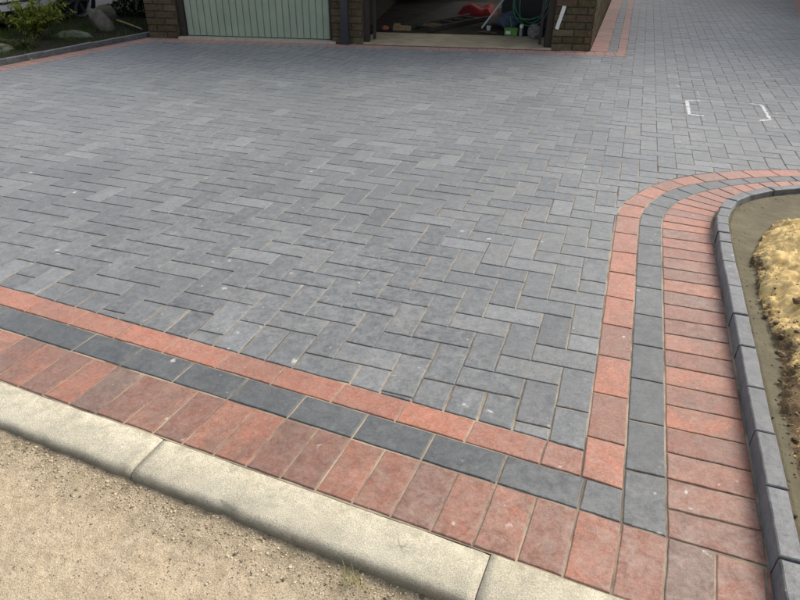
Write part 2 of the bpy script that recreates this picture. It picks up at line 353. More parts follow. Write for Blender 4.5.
# ------------------------------------------------------------------ layout (metres; x across the side border, y along it)
FTH = -0.0692; FD = (math.cos(FTH), math.sin(FTH)); FN = (-math.sin(FTH), math.cos(FTH))
def PF(s, n): return (FD[0]*s+FN[0]*n, FD[1]*s+FN[1]*n)      # frame of the front border
N_T0, N_T1, N_T2, N_T3, N_KF = -0.0605, -0.1590, -0.2700, -0.4740, -0.6010
GA = math.atan(0.215); GE = (math.cos(GA), math.sin(GA)); GN = (-math.sin(GA), math.cos(GA)); G0 = (-5.30, 5.10)
def PG(s, n): return (G0[0]+GE[0]*s+GN[0]*n, G0[1]+GE[1]*s+GN[1]*n)     # frame of the garage front
# side border beside the planting bed: straight, then curving away to the right
def front_y(x, n): return (n - FN[0]*x)/FN[1]
c0 = Curve([(0, front_y(0, N_T1)), (0, 0.4), (0, 1.0), (0, 1.45), (0.002, 1.60), (0.012, 1.72), (0.040, 1.84), (0.103, 2.00), (0.196, 2.165), (0.303, 2.295), (0.415, 2.398), (0.535, 2.482), (0.70, 2.575), (0.97, 2.685), (1.30, 2.77), (1.7, 2.84), (2.4, 2.9), (3.6, 2.93)])
c1 = Curve([(0.106, front_y(0.106, N_T2)), (0.106, 0.4), (0.106, 1.0), (0.106, 1.5), (0.108, 1.60), (0.118, 1.71), (0.148, 1.84), (0.205, 1.985), (0.300, 2.135), (0.412, 2.25), (0.590, 2.378), (0.775, 2.483), (0.96, 2.57), (1.30, 2.66), (1.7, 2.735), (2.4, 2.79), (3.6, 2.82)])
c2 = Curve([(0.209, front_y(0.209, N_T2)), (0.209, 0.4), (0.209, 1.0), (0.209, 1.5), (0.211, 1.60), (0.219, 1.70), (0.248, 1.82), (0.312, 1.965), (0.403, 2.10), (0.511, 2.21), (0.622, 2.305), (0.765, 2.395), (0.94, 2.475), (1.30, 2.56), (1.7, 2.63), (2.4, 2.69), (3.6, 2.72)])
c3 = Curve([(0.423, front_y(0.423, N_T2)), (0.424, 0.4), (0.425, 1.0), (0.425, 1.4), (0.424, 1.571), (0.438, 1.71), (0.466, 1.84), (0.522, 1.965), (0.600, 2.06), (0.710, 2.155), (0.890, 2.262), (1.25, 2.355), (1.7, 2.43), (2.4, 2.49), (3.6, 2.52)])
k0 = Curve([(0.425, -0.66), (0.427, 0.0), (0.428, 0.6), (0.429, 1.2), (0.430, 1.45), (0.436, 1.60), (0.451, 1.72), (0.478, 1.835), (0.531, 1.955), (0.607, 2.05), (0.716, 2.144), (0.895, 2.250), (1.25, 2.343), (1.7, 2.418), (2.4, 2.478), (3.6, 2.508)])

# ------------------------------------------------------------------ ground sheets
me = bpy.data.meshes.new('ground'); me.from_pydata([(-150, -150, -0.10), (150, -150, -0.10), (150, 250, -0.10), (-150, 250, -0.10)], [], [(0, 1, 2, 3)])
me.materials.append(m_simple('rough_grass_ground', (0.07, 0.08, 0.035), 0.95, 0.2, nscale=3, amt=0.4)); tag(link('ground', me), kind='structure')
drive = tag(MB().add([(-5.9, -0.0685, -0.0036), (3.7, -0.7345, -0.0036), (3.9, 17, -0.0036), (-0.60, 17, -0.0036), (-0.47, 6.18, -0.0036), (-5.35, 5.12, -0.0036)], [(0, 1, 2, 3, 4, 5)]).build('driveway', M_JOINT), kind='structure')
# drive sheet is cut back behind the bed and the kerb by the pieces that stand over it

# ------------------------------------------------------------------ herringbone field
P = 0.102; HTH = 0.0065; HX, HY = 0.0032, -0.0029
def PH(a, b): return (HX+P*(a*math.cos(HTH)-b*math.sin(HTH)), HY+P*(a*math.sin(HTH)+b*math.cos(HTH)))
LK = lambda y: -5.405+0.125*(y-3.3)      # inner edge of the red course along the left edging
blocks = []      # (poly, size)
G = 0.0013
def view_size(x, y):
    d = Vector((x, y, 0))-CP; dz = d.dot(F_)
    if dz < 0.2: return 0
    u = 400+637.9*d.dot(R_)/dz; v = 300-637.9*d.dot(U_)/dz
    return (637.9/dz)**2*abs(d.normalized().z) if (-15 < u < 815 and -10 < v < 615) else 0
GB = 0.25     # red course in front of the garage
sideX = lambda y: -0.1185-0.012*(y-6.13)      # outer edge of the band beside the garage wall
far_right = lambda y: 2.10+0.133*(y-9.6)
def cut_field(poly):
    cx = sum(p[0] for p in poly)/4; cy = sum(p[1] for p in poly)/4
    a0 = abs(area(poly))
    # front border
    s = cx*FD[0]+cy*FD[1]; n = cx*FN[0]+cy*FN[1]
    if n < N_T0-0.16: return None
    if n < N_T0+0.16: poly = clip(poly, *PF(0, N_T0), -FN[0], -FN[1])
    if len(poly) < 3: return None
    # side border
    if cy < 3.4:
        _, q, t = c0.near(cx, cy); nx, ny = t[1], -t[0]      # to the right of travel
        dd = (cx-q[0])*nx+(cy-q[1])*ny
        if dd > 0.14: return None
        if dd > -0.16: poly = clip(poly, q[0], q[1], nx, ny)
        if len(poly) < 3: return None
    # left edging course
    if cx < LK(cy)-0.2: return None
    if cx < LK(cy)+0.2:
        L = math.hypot(1, 0.125); poly = clip(poly, LK(cy), cy, -1/L, 0.125/L)
        if len(poly) < 3: return None
    # garage
    gs = (cx-G0[0])*GE[0]+(cy-G0[1])*GE[1]; gn = (cx-G0[0])*GN[0]+(cy-G0[1])*GN[1]
    if cy > 4.4:
        A = clip(poly, *PG(0, -GB), GN[0], GN[1])
        L = math.hypot(1, 0.012); B = clip(poly, sideX(cy), cy, -1/L, -0.012/L)
        aA = abs(area(A)) if len(A) > 2 else 0; aB = abs(area(B)) if len(B) > 2 else 0
        poly = A if aA >= aB else B
        if max(aA, aB) < a0*0.05 or len(poly) < 3: return None
    # far right corner
    if cy > 9.2 and cx > 1.8:
        A = clip(poly, 0, 9.55, 0, 1); L = math.hypot(1, .133); B = clip(poly, far_right(cy), cy, 1/L, -0.133/L)
        aA = abs(area(A)) if len(A) > 2 else 0; aB = abs(area(B)) if len(B) > 2 else 0
        poly = A if aA >= aB else B
        if max(aA, aB) < a0*0.05 or len(poly) < 3: return None
    if cy > 16.5 or cx > 3.5: return None
    return poly
def ish(a, b): return (a-(b-5)) % 4 in (0, 1)
BC = {}
for a in range(-64, 0):
    x, _ = PH(a+0.5, 0); y = front_y(x, N_T0); BC[a] = (y-HY)/P-(x*HTH)/P
def extended(a, b): return a in BC and ish(a, b) and 0 <= b-BC[a] < 0.9
def eaten(a, b): return a in BC and (extended(a, b+1) or (extended(a, b+2) and b+1 < BC[a]+1 and not ish(a, b+1)))
for b in range(-12, 168):
    for a in range(-64, 42):
        cand = []
        if (a-(b-5)) % 4 == 0: cand.append((a, a+2, b, b+1, 'h'))
        if (b-(a+2)) % 4 == 0: cand.append((a, a+1, b, b+2, 'v'))
        for (a0, a1, b0, b1, o) in cand:
            x, y = PH((a0+a1)/2, (b0+b1)/2)
            if y > 2.4 and x > 1.9+(y-3)*0.3 and y < 8.8 and x > 2.6: continue
            g = G/P; jx, jy = random.gauss(0, 0.0006), random.gauss(0, 0.0006)
            RC = lambda p0, p1, q0, q1: [(q[0]+jx, q[1]+jy) for q in (PH(p0+g, q0+g), PH(p1-g, q0+g), PH(p1-g, q1-g), PH(p0+g, q1-g))]
            parts = [(RC(a0, a1, b0, b1), True)]
            if o == 'h' and (extended(a0, b0) or extended(a0+1, b0) or eaten(a0, b0) or eaten(a0+1, b0)):
                parts = [(RC(c, c+1, b0-(1 if extended(c, b0) else 0), b1), False) for c in (a0, a0+1) if not eaten(c, b0)]
            if o == 'v' and extended(a0, b1): continue
            for pp, full in parts:
                q = cut_field(list(pp))
                if q is None or len(q) < 3: continue
                if abs(abs(area(q))-abs(area(pp))) > 1e-6: full = False; q = shrink(q, 0.0014)
                if len(q) < 3 or abs(area(q)) < 4e-4: continue
                cx = sum(t[0] for t in q)/len(q); cy = sum(t[1] for t in q)/len(q)
                blocks.append((view_size(cx, cy)*abs(area(q)), q, full, o, (x+jx, y+jy)))
blocks.sort(key=lambda t: -t[0])
# shared full-block meshes with slightly different worn edges
hw, hh = P-G, P/2-G
variants = []
for i in range(10):
    mb = MB(); block(mb, [(-hw, -hh), (hw, -hh), (hw, hh), (-hw, hh)], detail=True); variants.append(mb.mesh('paver', GREY))
field = MB()
for i, (sz, q, full, o, ctr) in enumerate(blocks):
    if i < 296:
        if full:
            ob = link('grey_paver', random.choice(variants), drive); ob.location = (ctr[0], ctr[1], 0)
            ob.rotation_euler = (0, 0, HTH+(math.pi/2 if o == 'v' else 0)+random.choice((0, math.pi))+random.gauss(0, 0.003))
        else:
            mb = MB(); 
            if block(mb, q, detail=True): mb.build('grey_paver', GREY, drive)
    else: block(field, q, r=random.random())
tag(field.build('grey_paving', GREY, drive), kind='stuff')

# ------------------------------------------------------------------ border blocks
def put_block(name, mat, poly, detail=True, inset=0.0022, z=0.0):
    q = shrink(poly if area(poly) > 0 else poly[::-1], inset)
    if len(q) < 3: return
    mb = MB()
    if block(mb, q, z=z, detail=detail): return mb.build(name, mat, drive)
FP = 0.103275; F0 = -1.8362
def tri_line(poly, X, sgn): return poly
# front soldiers (long side across the course) up to the edging blocks
for k in range(-16, 23):
    s0, s1 = F0+k*FP, F0+(k+1)*FP
    j = random.gauss(0, 0.0009)
    poly = quad(PF, s0, s1, N_T3+j, N_T2-0.001+j*0.5)
    if k == 22: poly = clip(poly, 0.4265, 0, 1, 0)
    put_block('red_paver', RED, poly, z=0.0)
# small closing pieces under the side soldier course
# front charcoal stretchers
for k in range(-16, 20, 2):
    s0, s1 = F0+k*FP, F0+(k+2)*FP
    poly = clip(quad(PF, s0, s1, N_T2, N_T1), 0.106, 0, 1, 0)
    if len(poly) > 2: put_block('charcoal_paver', CHAR, poly)
# front inner red stretchers
FR = 0.2085
for k in range(-9, 10):
    s0, s1 = -1.974+k*FR, -1.974+(k+1)*FR
    poly = clip(quad(PF, s0, s1, N_T1, N_T0), 0.0, 0, 1, 0)
    if len(poly) > 2: put_block('red_paver', ORANGE, poly)
# side bands, laid along the curves
def lay(ca, cb, ys, name, mat, n_curve, pitch, detail=True, z=0.0):
    """blocks between two curves; the joints ys (in y) on the straight run, then equal pitch along the curve"""
    cuts = []
    for y in ys: cuts.append((ca.near(ca.p[0][0], y)[0], cb.near(cb.p[0][0], y)[0]))
    ta, tb = cuts[-1]
    la = ca.L-ta; lb = cb.L-tb; m = int(round(((la+lb)/2)/pitch))
    # pair the two curves by nearest normal so that joints stay square to the band
    for i in range(1, m+1):
        t = ta+la*i/m; p = ca.at(t); sb = cb.near(*p)[0]; cuts.append((t, max(sb, cuts[-1][1]+0.012)))
    for (a0, b0), (a1, b1) in zip(cuts[:-1], cuts[1:]):
        poly = [ca.at(a0), cb.at(b0), cb.at(b1), ca.at(a1)]
        if poly[0][0] > 3.3: continue
        put_block(name, ORANGE if (name == 'red_paver' and poly[0][1] > 1.5) else mat, poly, detail, z=z)
SP = 0.2046
ys_red = [front_y(0, N_T1)-0.01] + [-0.0035+SP*k for k in range(0, 9)]
ys_ch = [front_y(0.15, N_T2)-0.02] + [-0.0925+SP*k for k in range(-0, 9)]
ys_sol = [-0.296] + [-0.0925+SP/2*k for k in range(-1, 17)]
def lay_side(ca, cb, ys, name, mat, pitch, nlim):
    n0 = len(bpy.data.objects)
    lay(ca, cb, ys, name, mat, 0, pitch)
lay_side(c0, c1, ys_red, 'red_paver', ORANGE, 0.165, 0)
lay_side(c1, c2, ys_ch, 'charcoal_paver', CHAR, 0.150, 0)
lay_side(c2, c3, ys_sol, 'red_paver', RED, 0.088, 0)
# bands further off: along the left edging, before and beside the garage, far right corner
far = MB(); farc = MB()
def addb(mb, poly):
    q = shrink(poly if area(poly) > 0 else poly[::-1], 0.0016)
    if len(q) > 2: block(mb, q, r=random.random())
L125 = math.hypot(1, 0.125); LT = (0.125/L125, 1/L125)
def PL(s, n): return (LK(3.3)+LT[0]*s-LT[1]*n, 3.3+LT[1]*s+LT[0]*n)   # n to the left
for k in range(-34, 19): addb(far, quad(PL, k*0.103, (k+1)*0.103, 0.001, 0.206))
for k in range(0, 52):
    s = -0.10+k*0.103
    if s+0.1 > 5.28: break
    addb(far, quad(PG, s, s+0.103, -GB, -GB+0.206))
for k in range(0, 48):
    s = -0.1+k*0.206
    addb(far, quad(PG, s, s+0.206, -GB+0.2065, -0.004)) if s < 4.8 else None
def PS(s, n):     # beside the garage wall: s along y from its corner, n to the right of the wall
    x0, y0 = -0.497, 6.13; return (x0-0.012*s+n, y0+s)
for k in range(0, 104): addb(far, quad(PS, k*0.103+0.03, (k+1)*0.103+0.03, 0.0, 0.182))
for k in range(0, 52): addb(farc, quad(PS, k*0.206-0.03, (k+1)*0.206-0.03, 0.184, 0.282)); addb(far, quad(PS, k*0.206-0.05, (k+1)*0.206-0.05, 0.284, 0.376))
for k in range(0, 66): y = 9.56+k*0.103; addb(far, [(far_right(y)+0.003, y), (far_right(y)+0.205, y), (far_right(y)+0.205, y+0.103), (far_right(y)+0.003, y+0.103)])
for k in range(2, 14): x = 2.1+k*0.103; addb(far, [(x, 9.56), (x+.103, 9.56), (x+.103, 9.76), (x, 9.76)])
tag(far.build('red_border_paving', ORANGE, drive), kind='stuff'); tag(farc.build('charcoal_border_paving', CHAR, drive), kind='stuff')

# ------------------------------------------------------------------ edging blocks round the bed (blocks on edge)
edging = MB().add([(x, y, z) for z in (-0.12, -0.09) for x, y in ((0.43, -0.6), (0.47, -0.6), (0.47, 1.4), (0.43, 1.4))], [(3, 2, 1, 0), (4, 5, 6, 7), (0, 1, 5, 4), (1, 2, 6, 5), (2, 3, 7, 6), (3, 0, 4, 7)]).build('bed_edging', M_HAUNCH)
tag(edging, kind='structure')
def offpt(c, t, n):      # n metres to the right of travel
    x, y = c.at(t); _, _, tg = c.near(x, y); return (x+tg[1]*n, y-tg[0]*n)
def edge_block(t0, t1, w=0.051, z=0.055):
    j0, j1 = random.gauss(0, 0.0014), random.gauss(0, 0.0014); z += random.gauss(0, 0.0015)
    a, b = offpt(k0, t0+0.0015, j0), offpt(k0, t1-0.0015, j1); c, d = offpt(k0, t1-0.0015, w+j1), offpt(k0, t0+0.0015, w+j0)
    poly = [a, d, c, b]
    if area(poly) < 0: poly = poly[::-1]
    mb = MB(); block(mb, poly, z=z+random.gauss(0, 0.0012), th=0.1, ch=0.005, detail=True); mb.build('edging_block', EDGE, edging)
yj = [-0.658, -0.5145, -0.309, -0.092, 0.115, 0.320, 0.5425, 0.746, 0.957, 1.174, 1.362]
for a, b in zip(yj[:-1], yj[1:]): edge_block(a+0.66, b+0.66)
t = k0.near(0.43, 1.362)[0]
for L in (0.10, 0.10, 0.10, 0.11, 0.13, 0.155, 0.175): edge_block(t, t+L); t += L
while t+0.2 < k0.L-0.2: edge_block(t, t+0.205); t += 0.205

# ------------------------------------------------------------------ concrete road kerb
kerb = tag(MB().add([(*PF(s, n), z) for z in (-0.16, -0.135) for s, n in ((-8, -0.60), (6, -0.60), (6, -0.48), (-8, -0.48))], [(3, 2, 1, 0), (4, 5, 6, 7), (0, 1, 5, 4), (1, 2, 6, 5), (2, 3, 7, 6), (3, 0, 4, 7)]).build('road_kerb', M_MORTAR), kind='structure')
def kerbstone(s0, s1, dz=0.0, dn=0.0):
    prof = [(N_T3-0.0022, -0.13), (N_T3-0.0022, -0.005), (N_T3-0.004, -0.0022), (-0.54, -0.0020), (-0.588, -0.003), (-0.599, -0.0070), (-0.6055, -0.0130), (-0.6090, -0.022), (-0.6110, -0.05), (-0.612, -0.13)]
    low = [0, 0, 0, 0, 0, 0.0, 0.25, 0.75, 1, 1]; moss = [1, 1, 1, 0.25, 0.1, 0.3, 0.5, 1, 1, 1]
    ns = max(8, int((s1-s0)/0.022)); vs = []; fs = []; lo = []; mo = []
    for i in range(ns+1):
        s = s0+(s1-s0)*i/ns
        e = min(i, ns-i); drop = 0.003 if e == 0 else 0.0
        for j, (n, z) in enumerate(prof):
            k = noise.noise(Vector((s*11, n*30, 3.1)))*0.0016 + noise.noise(Vector((s*3, n*4, 7)))*0.0012
            c = 0
            if j in (5, 6, 7): c = max(0, noise.noise(Vector((s*21, 0.3, 5.5)))-0.22)*0.013
            vs.append((*PF(s+(0.002 if i == 0 else -0.002 if i == ns else 0)*0, n+dn+k*0.4+c), z+dz+k-c*0.6-(drop if z > -0.1 else 0))); lo.append(low[j]); mo.append(moss[j])
    m = len(prof)
    for i in range(ns):
        for j in range(m-1): fs.append((i*m+j, i*m+j+1, (i+1)*m+j+1, (i+1)*m+j))
    fs += [tuple(range(m))[::-1], tuple(ns*m+j for j in range(m))]
    me = bpy.data.meshes.new('kerbstone'); me.from_pydata(vs, [], fs); me.materials.append(M_KERB)
    for nm, arr in (('low', lo), ('moss', mo)):
        a = me.attributes.new(nm, 'FLOAT', 'POINT'); a.data.foreach_set('value', np.array(arr, dtype=np.float32))
    bm = bmesh.new(); bm.from_mesh(me); bmesh.ops.recalc_face_normals(bm, faces=bm.faces); bm.to_mesh(me); bm.free()
    me.polygons.foreach_set('use_smooth', [len(p.vertices) == 4 for p in me.polygons]); me.update()
    link('kerbstone', me, kerb)
for i, (a, b) in enumerate(((-3.85, -2.923), (-2.92, -1.993), (-1.99, -1.0705), (-1.067, -0.1395), (-0.1375, 0.79), (0.793, 1.72), (1.723, 2.65))):
    kerbstone(a, b, random.gauss(0, 0.001), random.gauss(0, 0.0015))

# ------------------------------------------------------------------ road surface in front of the kerb
def road():
    def fb(x, y):
        p = Vector((x, y, 0))
        return noise.fractal(p*5, 1, 2, 4)*0.006+noise.fractal(p*42, 1, 2, 3)*0.0020+noise.fractal(p*130, 1, 2, 2)*0.0013
    ss = list(np.arange(-1.9, 0.35, 0.0055)); nn = list(np.arange(-0.605, -1.35, -0.0055))
    ss = [-60, -20, -6, -3.5, -2.5]+ss+[0.6, 1.2, 2.5, 6, 20, 60]; nn = nn+[-1.5, -1.9, -3, -6, -12, -40]
    vs = []; dirt = []
    for n in nn:
        for s in ss:
            x, y = PF(s, n); d = -0.611-n
            z = -0.026-0.011*min(1, max(0, (s+1.7)/1.3))-0.008*min(1, d/0.1)+fb(x, y)*(0.25+0.75*min(1, d/0.12))
            z += 0.003*max(0, 1-d/0.05)*noise.noise(Vector((s*7, 1, 1)))
            vs.append((x, y, z)); dirt.append(max(0.0, min(1.0, 1-d/0.16+0.5*noise.noise(Vector((s*5, n*9, 2))))))
    w_ = len(ss); fs = [(i*w_+j, (i+1)*w_+j, (i+1)*w_+j+1, i*w_+j+1) for i in range(len(nn)-1) for j in range(w_-1)]
    me = bpy.data.meshes.new('road'); me.from_pydata(vs, [], fs); me.materials.append(M_ROAD)
    a = me.attributes.new('dirt', 'FLOAT', 'POINT'); a.data.foreach_set('value', np.array(dirt, dtype=np.float32))
    me.polygons.foreach_set('use_smooth', [True]*len(me.polygons)); me.update(); return link('road', me)
tag(road(), kind='structure')
def pebble(mb, x, y, z, r, rv=0.0, flat=0.7):
    ph = random.random()*6.28; vs = []
    for k, (h, rr) in enumerate(((-0.6, 0.6), (0.05, 1.0), (0.7, 0.6))):
        for j in range(5):
            a = ph+j*1.2566+k*0.5; q = r*rr*random.uniform(0.75, 1.2); vs.append((x+q*math.cos(a), y+q*math.sin(a), z+r*h*flat))
    fs = [tuple(range(5))[::-1], (10, 11, 12, 13, 14)]+[(k*5+j, k*5+(j+1) % 5, k*5+5+(j+1) % 5, k*5+5+j) for k in (0, 1) for j in range(5)]
    mb.add(vs, fs, rv)
def m_grit(name, st):
    k = N(name, 0.9, 0.3); k.col(k.mix(1.0, k.ramp(k.rnd(), st), k.ramp(k.noise(300, 2), [(0.3, (0.8,)*3), (0.7, (1.15,)*3)]), 'MULTIPLY')); return k.m
grit = MB()
for i in range(11000):
    s = random.uniform(-1.9, 0.3); d = random.random()**1.3*0.72
    if i % 3 == 0: d = abs(random.gauss(0, 0.06))
    r = min(0.0048, 0.0008+random.expovariate(1/(0.0008 if d < 0.1 else 0.00055))); x, y = PF(s, -0.614-d)
    pebble(grit, x, y, -0.026-0.011*min(1, max(0, (s+1.7)/1.3))-0.008*min(1, d/0.1)+noise.fractal(Vector((x, y, 0))*5, 1, 2, 4)*0.006*(0.25+0.75*min(1, d/0.12))+r*0.15, r, random.random())
tag(grit.build('road_grit', m_grit('road_grit_mix', [(0, (0.12, 0.095, 0.06)), (0.2, (0.34, 0.27, 0.18)), (0.6, (0.55, 0.44, 0.29)), (1, (0.68, 0.58, 0.42))])), 'loose grit and small stones lying on the sandy road', None, None, 'stuff')

# ------------------------------------------------------------------ planting bed: mortar haunch, soil, sand heap
pile = Curve([(0.50, -0.75), (0.515, -0.05), (0.522, 0.10), (0.530, 0.35), (0.555, 0.55), (0.545, 0.80), (0.540, 0.95), (0.558, 1.14), (0.553, 1.27), (0.60, 1.45), (0.64, 1.58), (0.695, 1.69), (0.80, 1.77), (1.0, 1.82), (1.4, 1.86), (2.2, 1.9), (3.4, 1.9)])
def bed():
    xs = list(np.arange(0.470, 1.15, 0.0075))+list(np.arange(1.15, 3.4, 0.05)); ys = list(np.arange(-0.72, 2.62, 0.0085))
    X, Y = np.meshgrid(xs, ys)
    def sd(curve, X, Y):
        pts = curve.p[::4]; out = np.empty(X.shape)
        for i in range(X.shape[0]):
            dx = X[i][:, None]-pts[None, :, 0]; dy = Y[i][:, None]-pts[None, :, 1]; d2 = dx*dx+dy*dy; j = np.argmin(d2, axis=1)
            jj = np.clip(j, 1, len(pts)-2); t = pts[jj+1]-pts[jj-1]
            sx = (X[i]-pts[j, 0])*t[:, 1]-(Y[i]-pts[j, 1])*t[:, 0]
            out[i] = np.sqrt(d2[np.arange(len(j)), j])*np.sign(sx)
        return out
    DP = sd(pile, X, Y); DK = sd(k0, X, Y)-0.050
    nx = len(xs); vs = []; soil = []; inside = []
    for i in range(len(ys)):
        for j in range(nx):
            x, y = float(X[i, j]), float(Y[i, j]); p = Vector((x, y, 0)); dk = DK[i, j]
            dp = DP[i, j]+0.018*noise.fractal(p*9, 1, 2, 3)+0.010*noise.fractal(p*40, 1, 2, 2)
            h = 0.030-0.10*max(0, min(0.12, dk))+0.0015*noise.noise(p*30)+0.001*noise.noise(p*90)
            if dk < 0.012: h -= 0.006
            hp = -0.02
            if dp > -0.02:
                q = min(1, max(0, (dp+0.01)/0.30)); env = 0.022*min(1, max(0, dp+0.005)/0.035)+0.10*(1-(1-q)**2)
                if y < 1.0: env *= 0.42+0.58*max(0, min(1, (y-0.1)/0.9))
                tex = noise.fractal(p*9, 0.9, 2.1, 3)*0.022+noise.turbulence(p*24, 3, True)*0.011+noise.fractal(Vector((x*60, y*90, 0)), 0.8, 2, 3)*0.0085
                # lumpy strata running across the heap
                tex += 0.010*noise.noise(Vector((x*5, y*22, 4)))
                hp = h-0.006+env+tex*min(1, max(0, dp+0.01)/0.05)-0.010
            z = max(h, hp) if dp > -0.02 else h
            vs.append((x, y, z)); inside.append(dp > 0.0)
            e = max(0, 1-max(dp, 0)/0.055)
            sf = 0.10+0.48*e*(1 if y < 1.3 else 0.15)+0.50*max(0, min(1, (0.95-y)/0.5))*(0.65+0.6*noise.fractal(p*8, 1, 2, 3))
            if x < 0.60 and y > 1.15: sf += 0.15
            sf -= 0.5*max(0, noise.noise(p*6+Vector((3, 1, 0))))*(1 if y > 0.8 else 0.4)
            soil.append(sf)
    fa = []; fb_ = []
    for i in range(len(ys)-1):
        for j in range(nx-1):
            if DK[i, j] < 0.0 and DK[i+1, j+1] < 0: continue
            f = (i*nx+j, i*nx+j+1, (i+1)*nx+j+1, (i+1)*nx+j)
            (fb_ if inside[f[0]] and inside[f[2]] else fa).append(f)
    def mk(name, fs, mat):
        me = bpy.data.meshes.new(name); used = sorted({i for f in fs for i in f}); mp = {u: k for k, u in enumerate(used)}
        me.from_pydata([vs[u] for u in used], [], [tuple(mp[i] for i in f) for f in fs]); me.materials.append(mat)
        a = me.attributes.new('soil', 'FLOAT', 'POINT'); a.data.foreach_set('value', np.array([soil[u] for u in used], dtype=np.float32))
        me.polygons.foreach_set('use_smooth', [True]*len(me.polygons)); me.update(); return link(name, me)
    tag(mk('planting_bed', fa, M_HAUNCH), kind='structure')
    tag(mk('sand_heap', fb_, M_SAND), 'heap of lumpy yellow building sand inside the charcoal block edging', None, None, 'stuff')
    V = np.array(vs).reshape(len(ys), nx, 3)
    def hz(x, y):
        j = min(max(int(np.searchsorted(xs, x)), 1), nx-1); i = min(max(int((y-ys[0])/0.0085), 0), len(ys)-1); return float(V[i, j, 2]), float(DP[i, j]), float(DK[i, j])
    return hz
hz = bed()
clods = MB(); sandl = MB()
for i in range(6500):
    x = random.uniform(0.5, 1.12); y = random.uniform(-0.6, 1.95); z, dp, dk = hz(x, y)
    if dk < 0.02: continue
    r = min(0.013, 0.0018+random.expovariate(1/0.0024))
    dark = random.random() < (0.6 if y < 0.75 else 0.35 if dp < 0.06 and y < 1.3 else 0.03)
    if dp < -0.012 and random.random() > 0.06: continue
    if dp < 0: r = min(r, 0.004)
    if not dark: r *= 0.4
    if dark and dp > 0.07 and y > 0.8: continue
    pebble(clods if dark else sandl, x, y, z+r*0.25, r, random.random())
tag(clods.build('soil_clods', m_grit('soil_clod_mix', [(0, (0.06, 0.04, 0.022)), (0.6, (0.14, 0.095, 0.055)), (1, (0.26, 0.19, 0.12))])), 'dark crumbs of soil scattered over the sand heap edge', None, None, 'stuff')
tag(sandl.build('sand_crumbs', m_grit('sand_crumb_mix', [(0, (0.45, 0.29, 0.11)), (0.5, (0.63, 0.45, 0.20)), (1, (0.78, 0.60, 0.33))])), 'crumbs of yellow sand fallen on the heap', None, None, 'stuff')
def rock(name, label, loc, size, mat, rz=0, tilt=(0, 0), seed=0, cat='stone', sub=3, rough=0.25):
    bm = bmesh.new(); bmesh.ops.create_icosphere(bm, subdivisions=sub, radius=1)
    for v in bm.verts:
        n = noise.fractal(v.co*1.1+Vector((seed, 0, 0)), 1, 2, 4)*rough*1.6; v.co *= 1+n
        v.co.x = math.copysign(abs(v.co.x)**0.8, v.co.x); v.co = Vector((v.co.x*size[0], v.co.y*size[1], v.co.z*size[2]))
    me = bpy.data.meshes.new(name); bm.to_mesh(me); bm.free(); me.materials.append(mat)
    o = link(name, me); o.location = loc; o.rotation_euler = (tilt[0], tilt[1], rz); return tag(o, label, cat)
crumb = MB(); rn = random.Random(5)
for i in range(420):
    t_ = rn.uniform(0.3, k0.L-1.8); n_ = 0.056+abs(rn.gauss(0, 0.05)); x, y = offpt(k0, t_, n_); z, dp, dk = hz(x, y)
    if dp > 0.0 or dk < 0.006: continue
    pebble(crumb, x, y, z+0.0006, 0.0008+rn.expovariate(1/0.0012), rn.random())
tag(crumb.build('mortar_crumbs', m_grit('mortar_crumb_mix', [(0, (0.07, 0.05, 0.03)), (0.6, (0.20, 0.16, 0.10)), (1, (0.42, 0.36, 0.26))])), 'crumbs of mortar and soil on the damp haunching', None, None, 'stuff')
rock('soil_lump', 'dark brown lump of soil lying on the yellow sand heap', (0.640, 0.845, 0.092), (0.021, 0.014, 0.011), M_CLOD, 0.5, seed=3, cat='soil lump')

# ------------------------------------------------------------------ white marking paint round the recessed cover position
def stroke(pts, wd, z=0.0016):
    mb = MB()
    for (x0, y0), (x1, y1) in zip(pts[:-1], pts[1:]):
        L = math.hypot(x1-x0, y1-y0); nx, ny = -(y1-y0)/L, (x1-x0)/L; k = max(2, int(L/0.012)); prev = None
        for i in range(k+1):
            t = i/k; w2 = wd*0.5*random.uniform(0.55, 1.25); jx = random.gauss(0, 0.0012); c = (x0+(x1-x0)*t+nx*jx, y0+(y1-y0)*t+ny*jx)
            cur = ((c[0]+nx*w2, c[1]+ny*w2, z), (c[0]-nx*w2, c[1]-ny*w2, z))
            if prev: mb.add([prev[0], prev[1], cur[1], cur[0]], [(0, 1, 2, 3)])
            prev = cur
    mb.build('painted_mark', M_CHALK, drive)
stroke([(0.515, 4.205), (0.412, 4.185), (0.415, 3.735), (0.515, 3.742)], 0.028)
stroke([(0.885, 4.262), (0.958, 4.24), (0.962, 3.80), (0.880, 3.742)], 0.026)
stroke([(0.52, 4.215), (0.70, 4.24), (0.88, 4.262)], 0.010)
stroke([(0.345, 4.72), (0.385, 4.66)], 0.014); stroke([(0.505, 4.55), (0.515, 4.36)], 0.005)

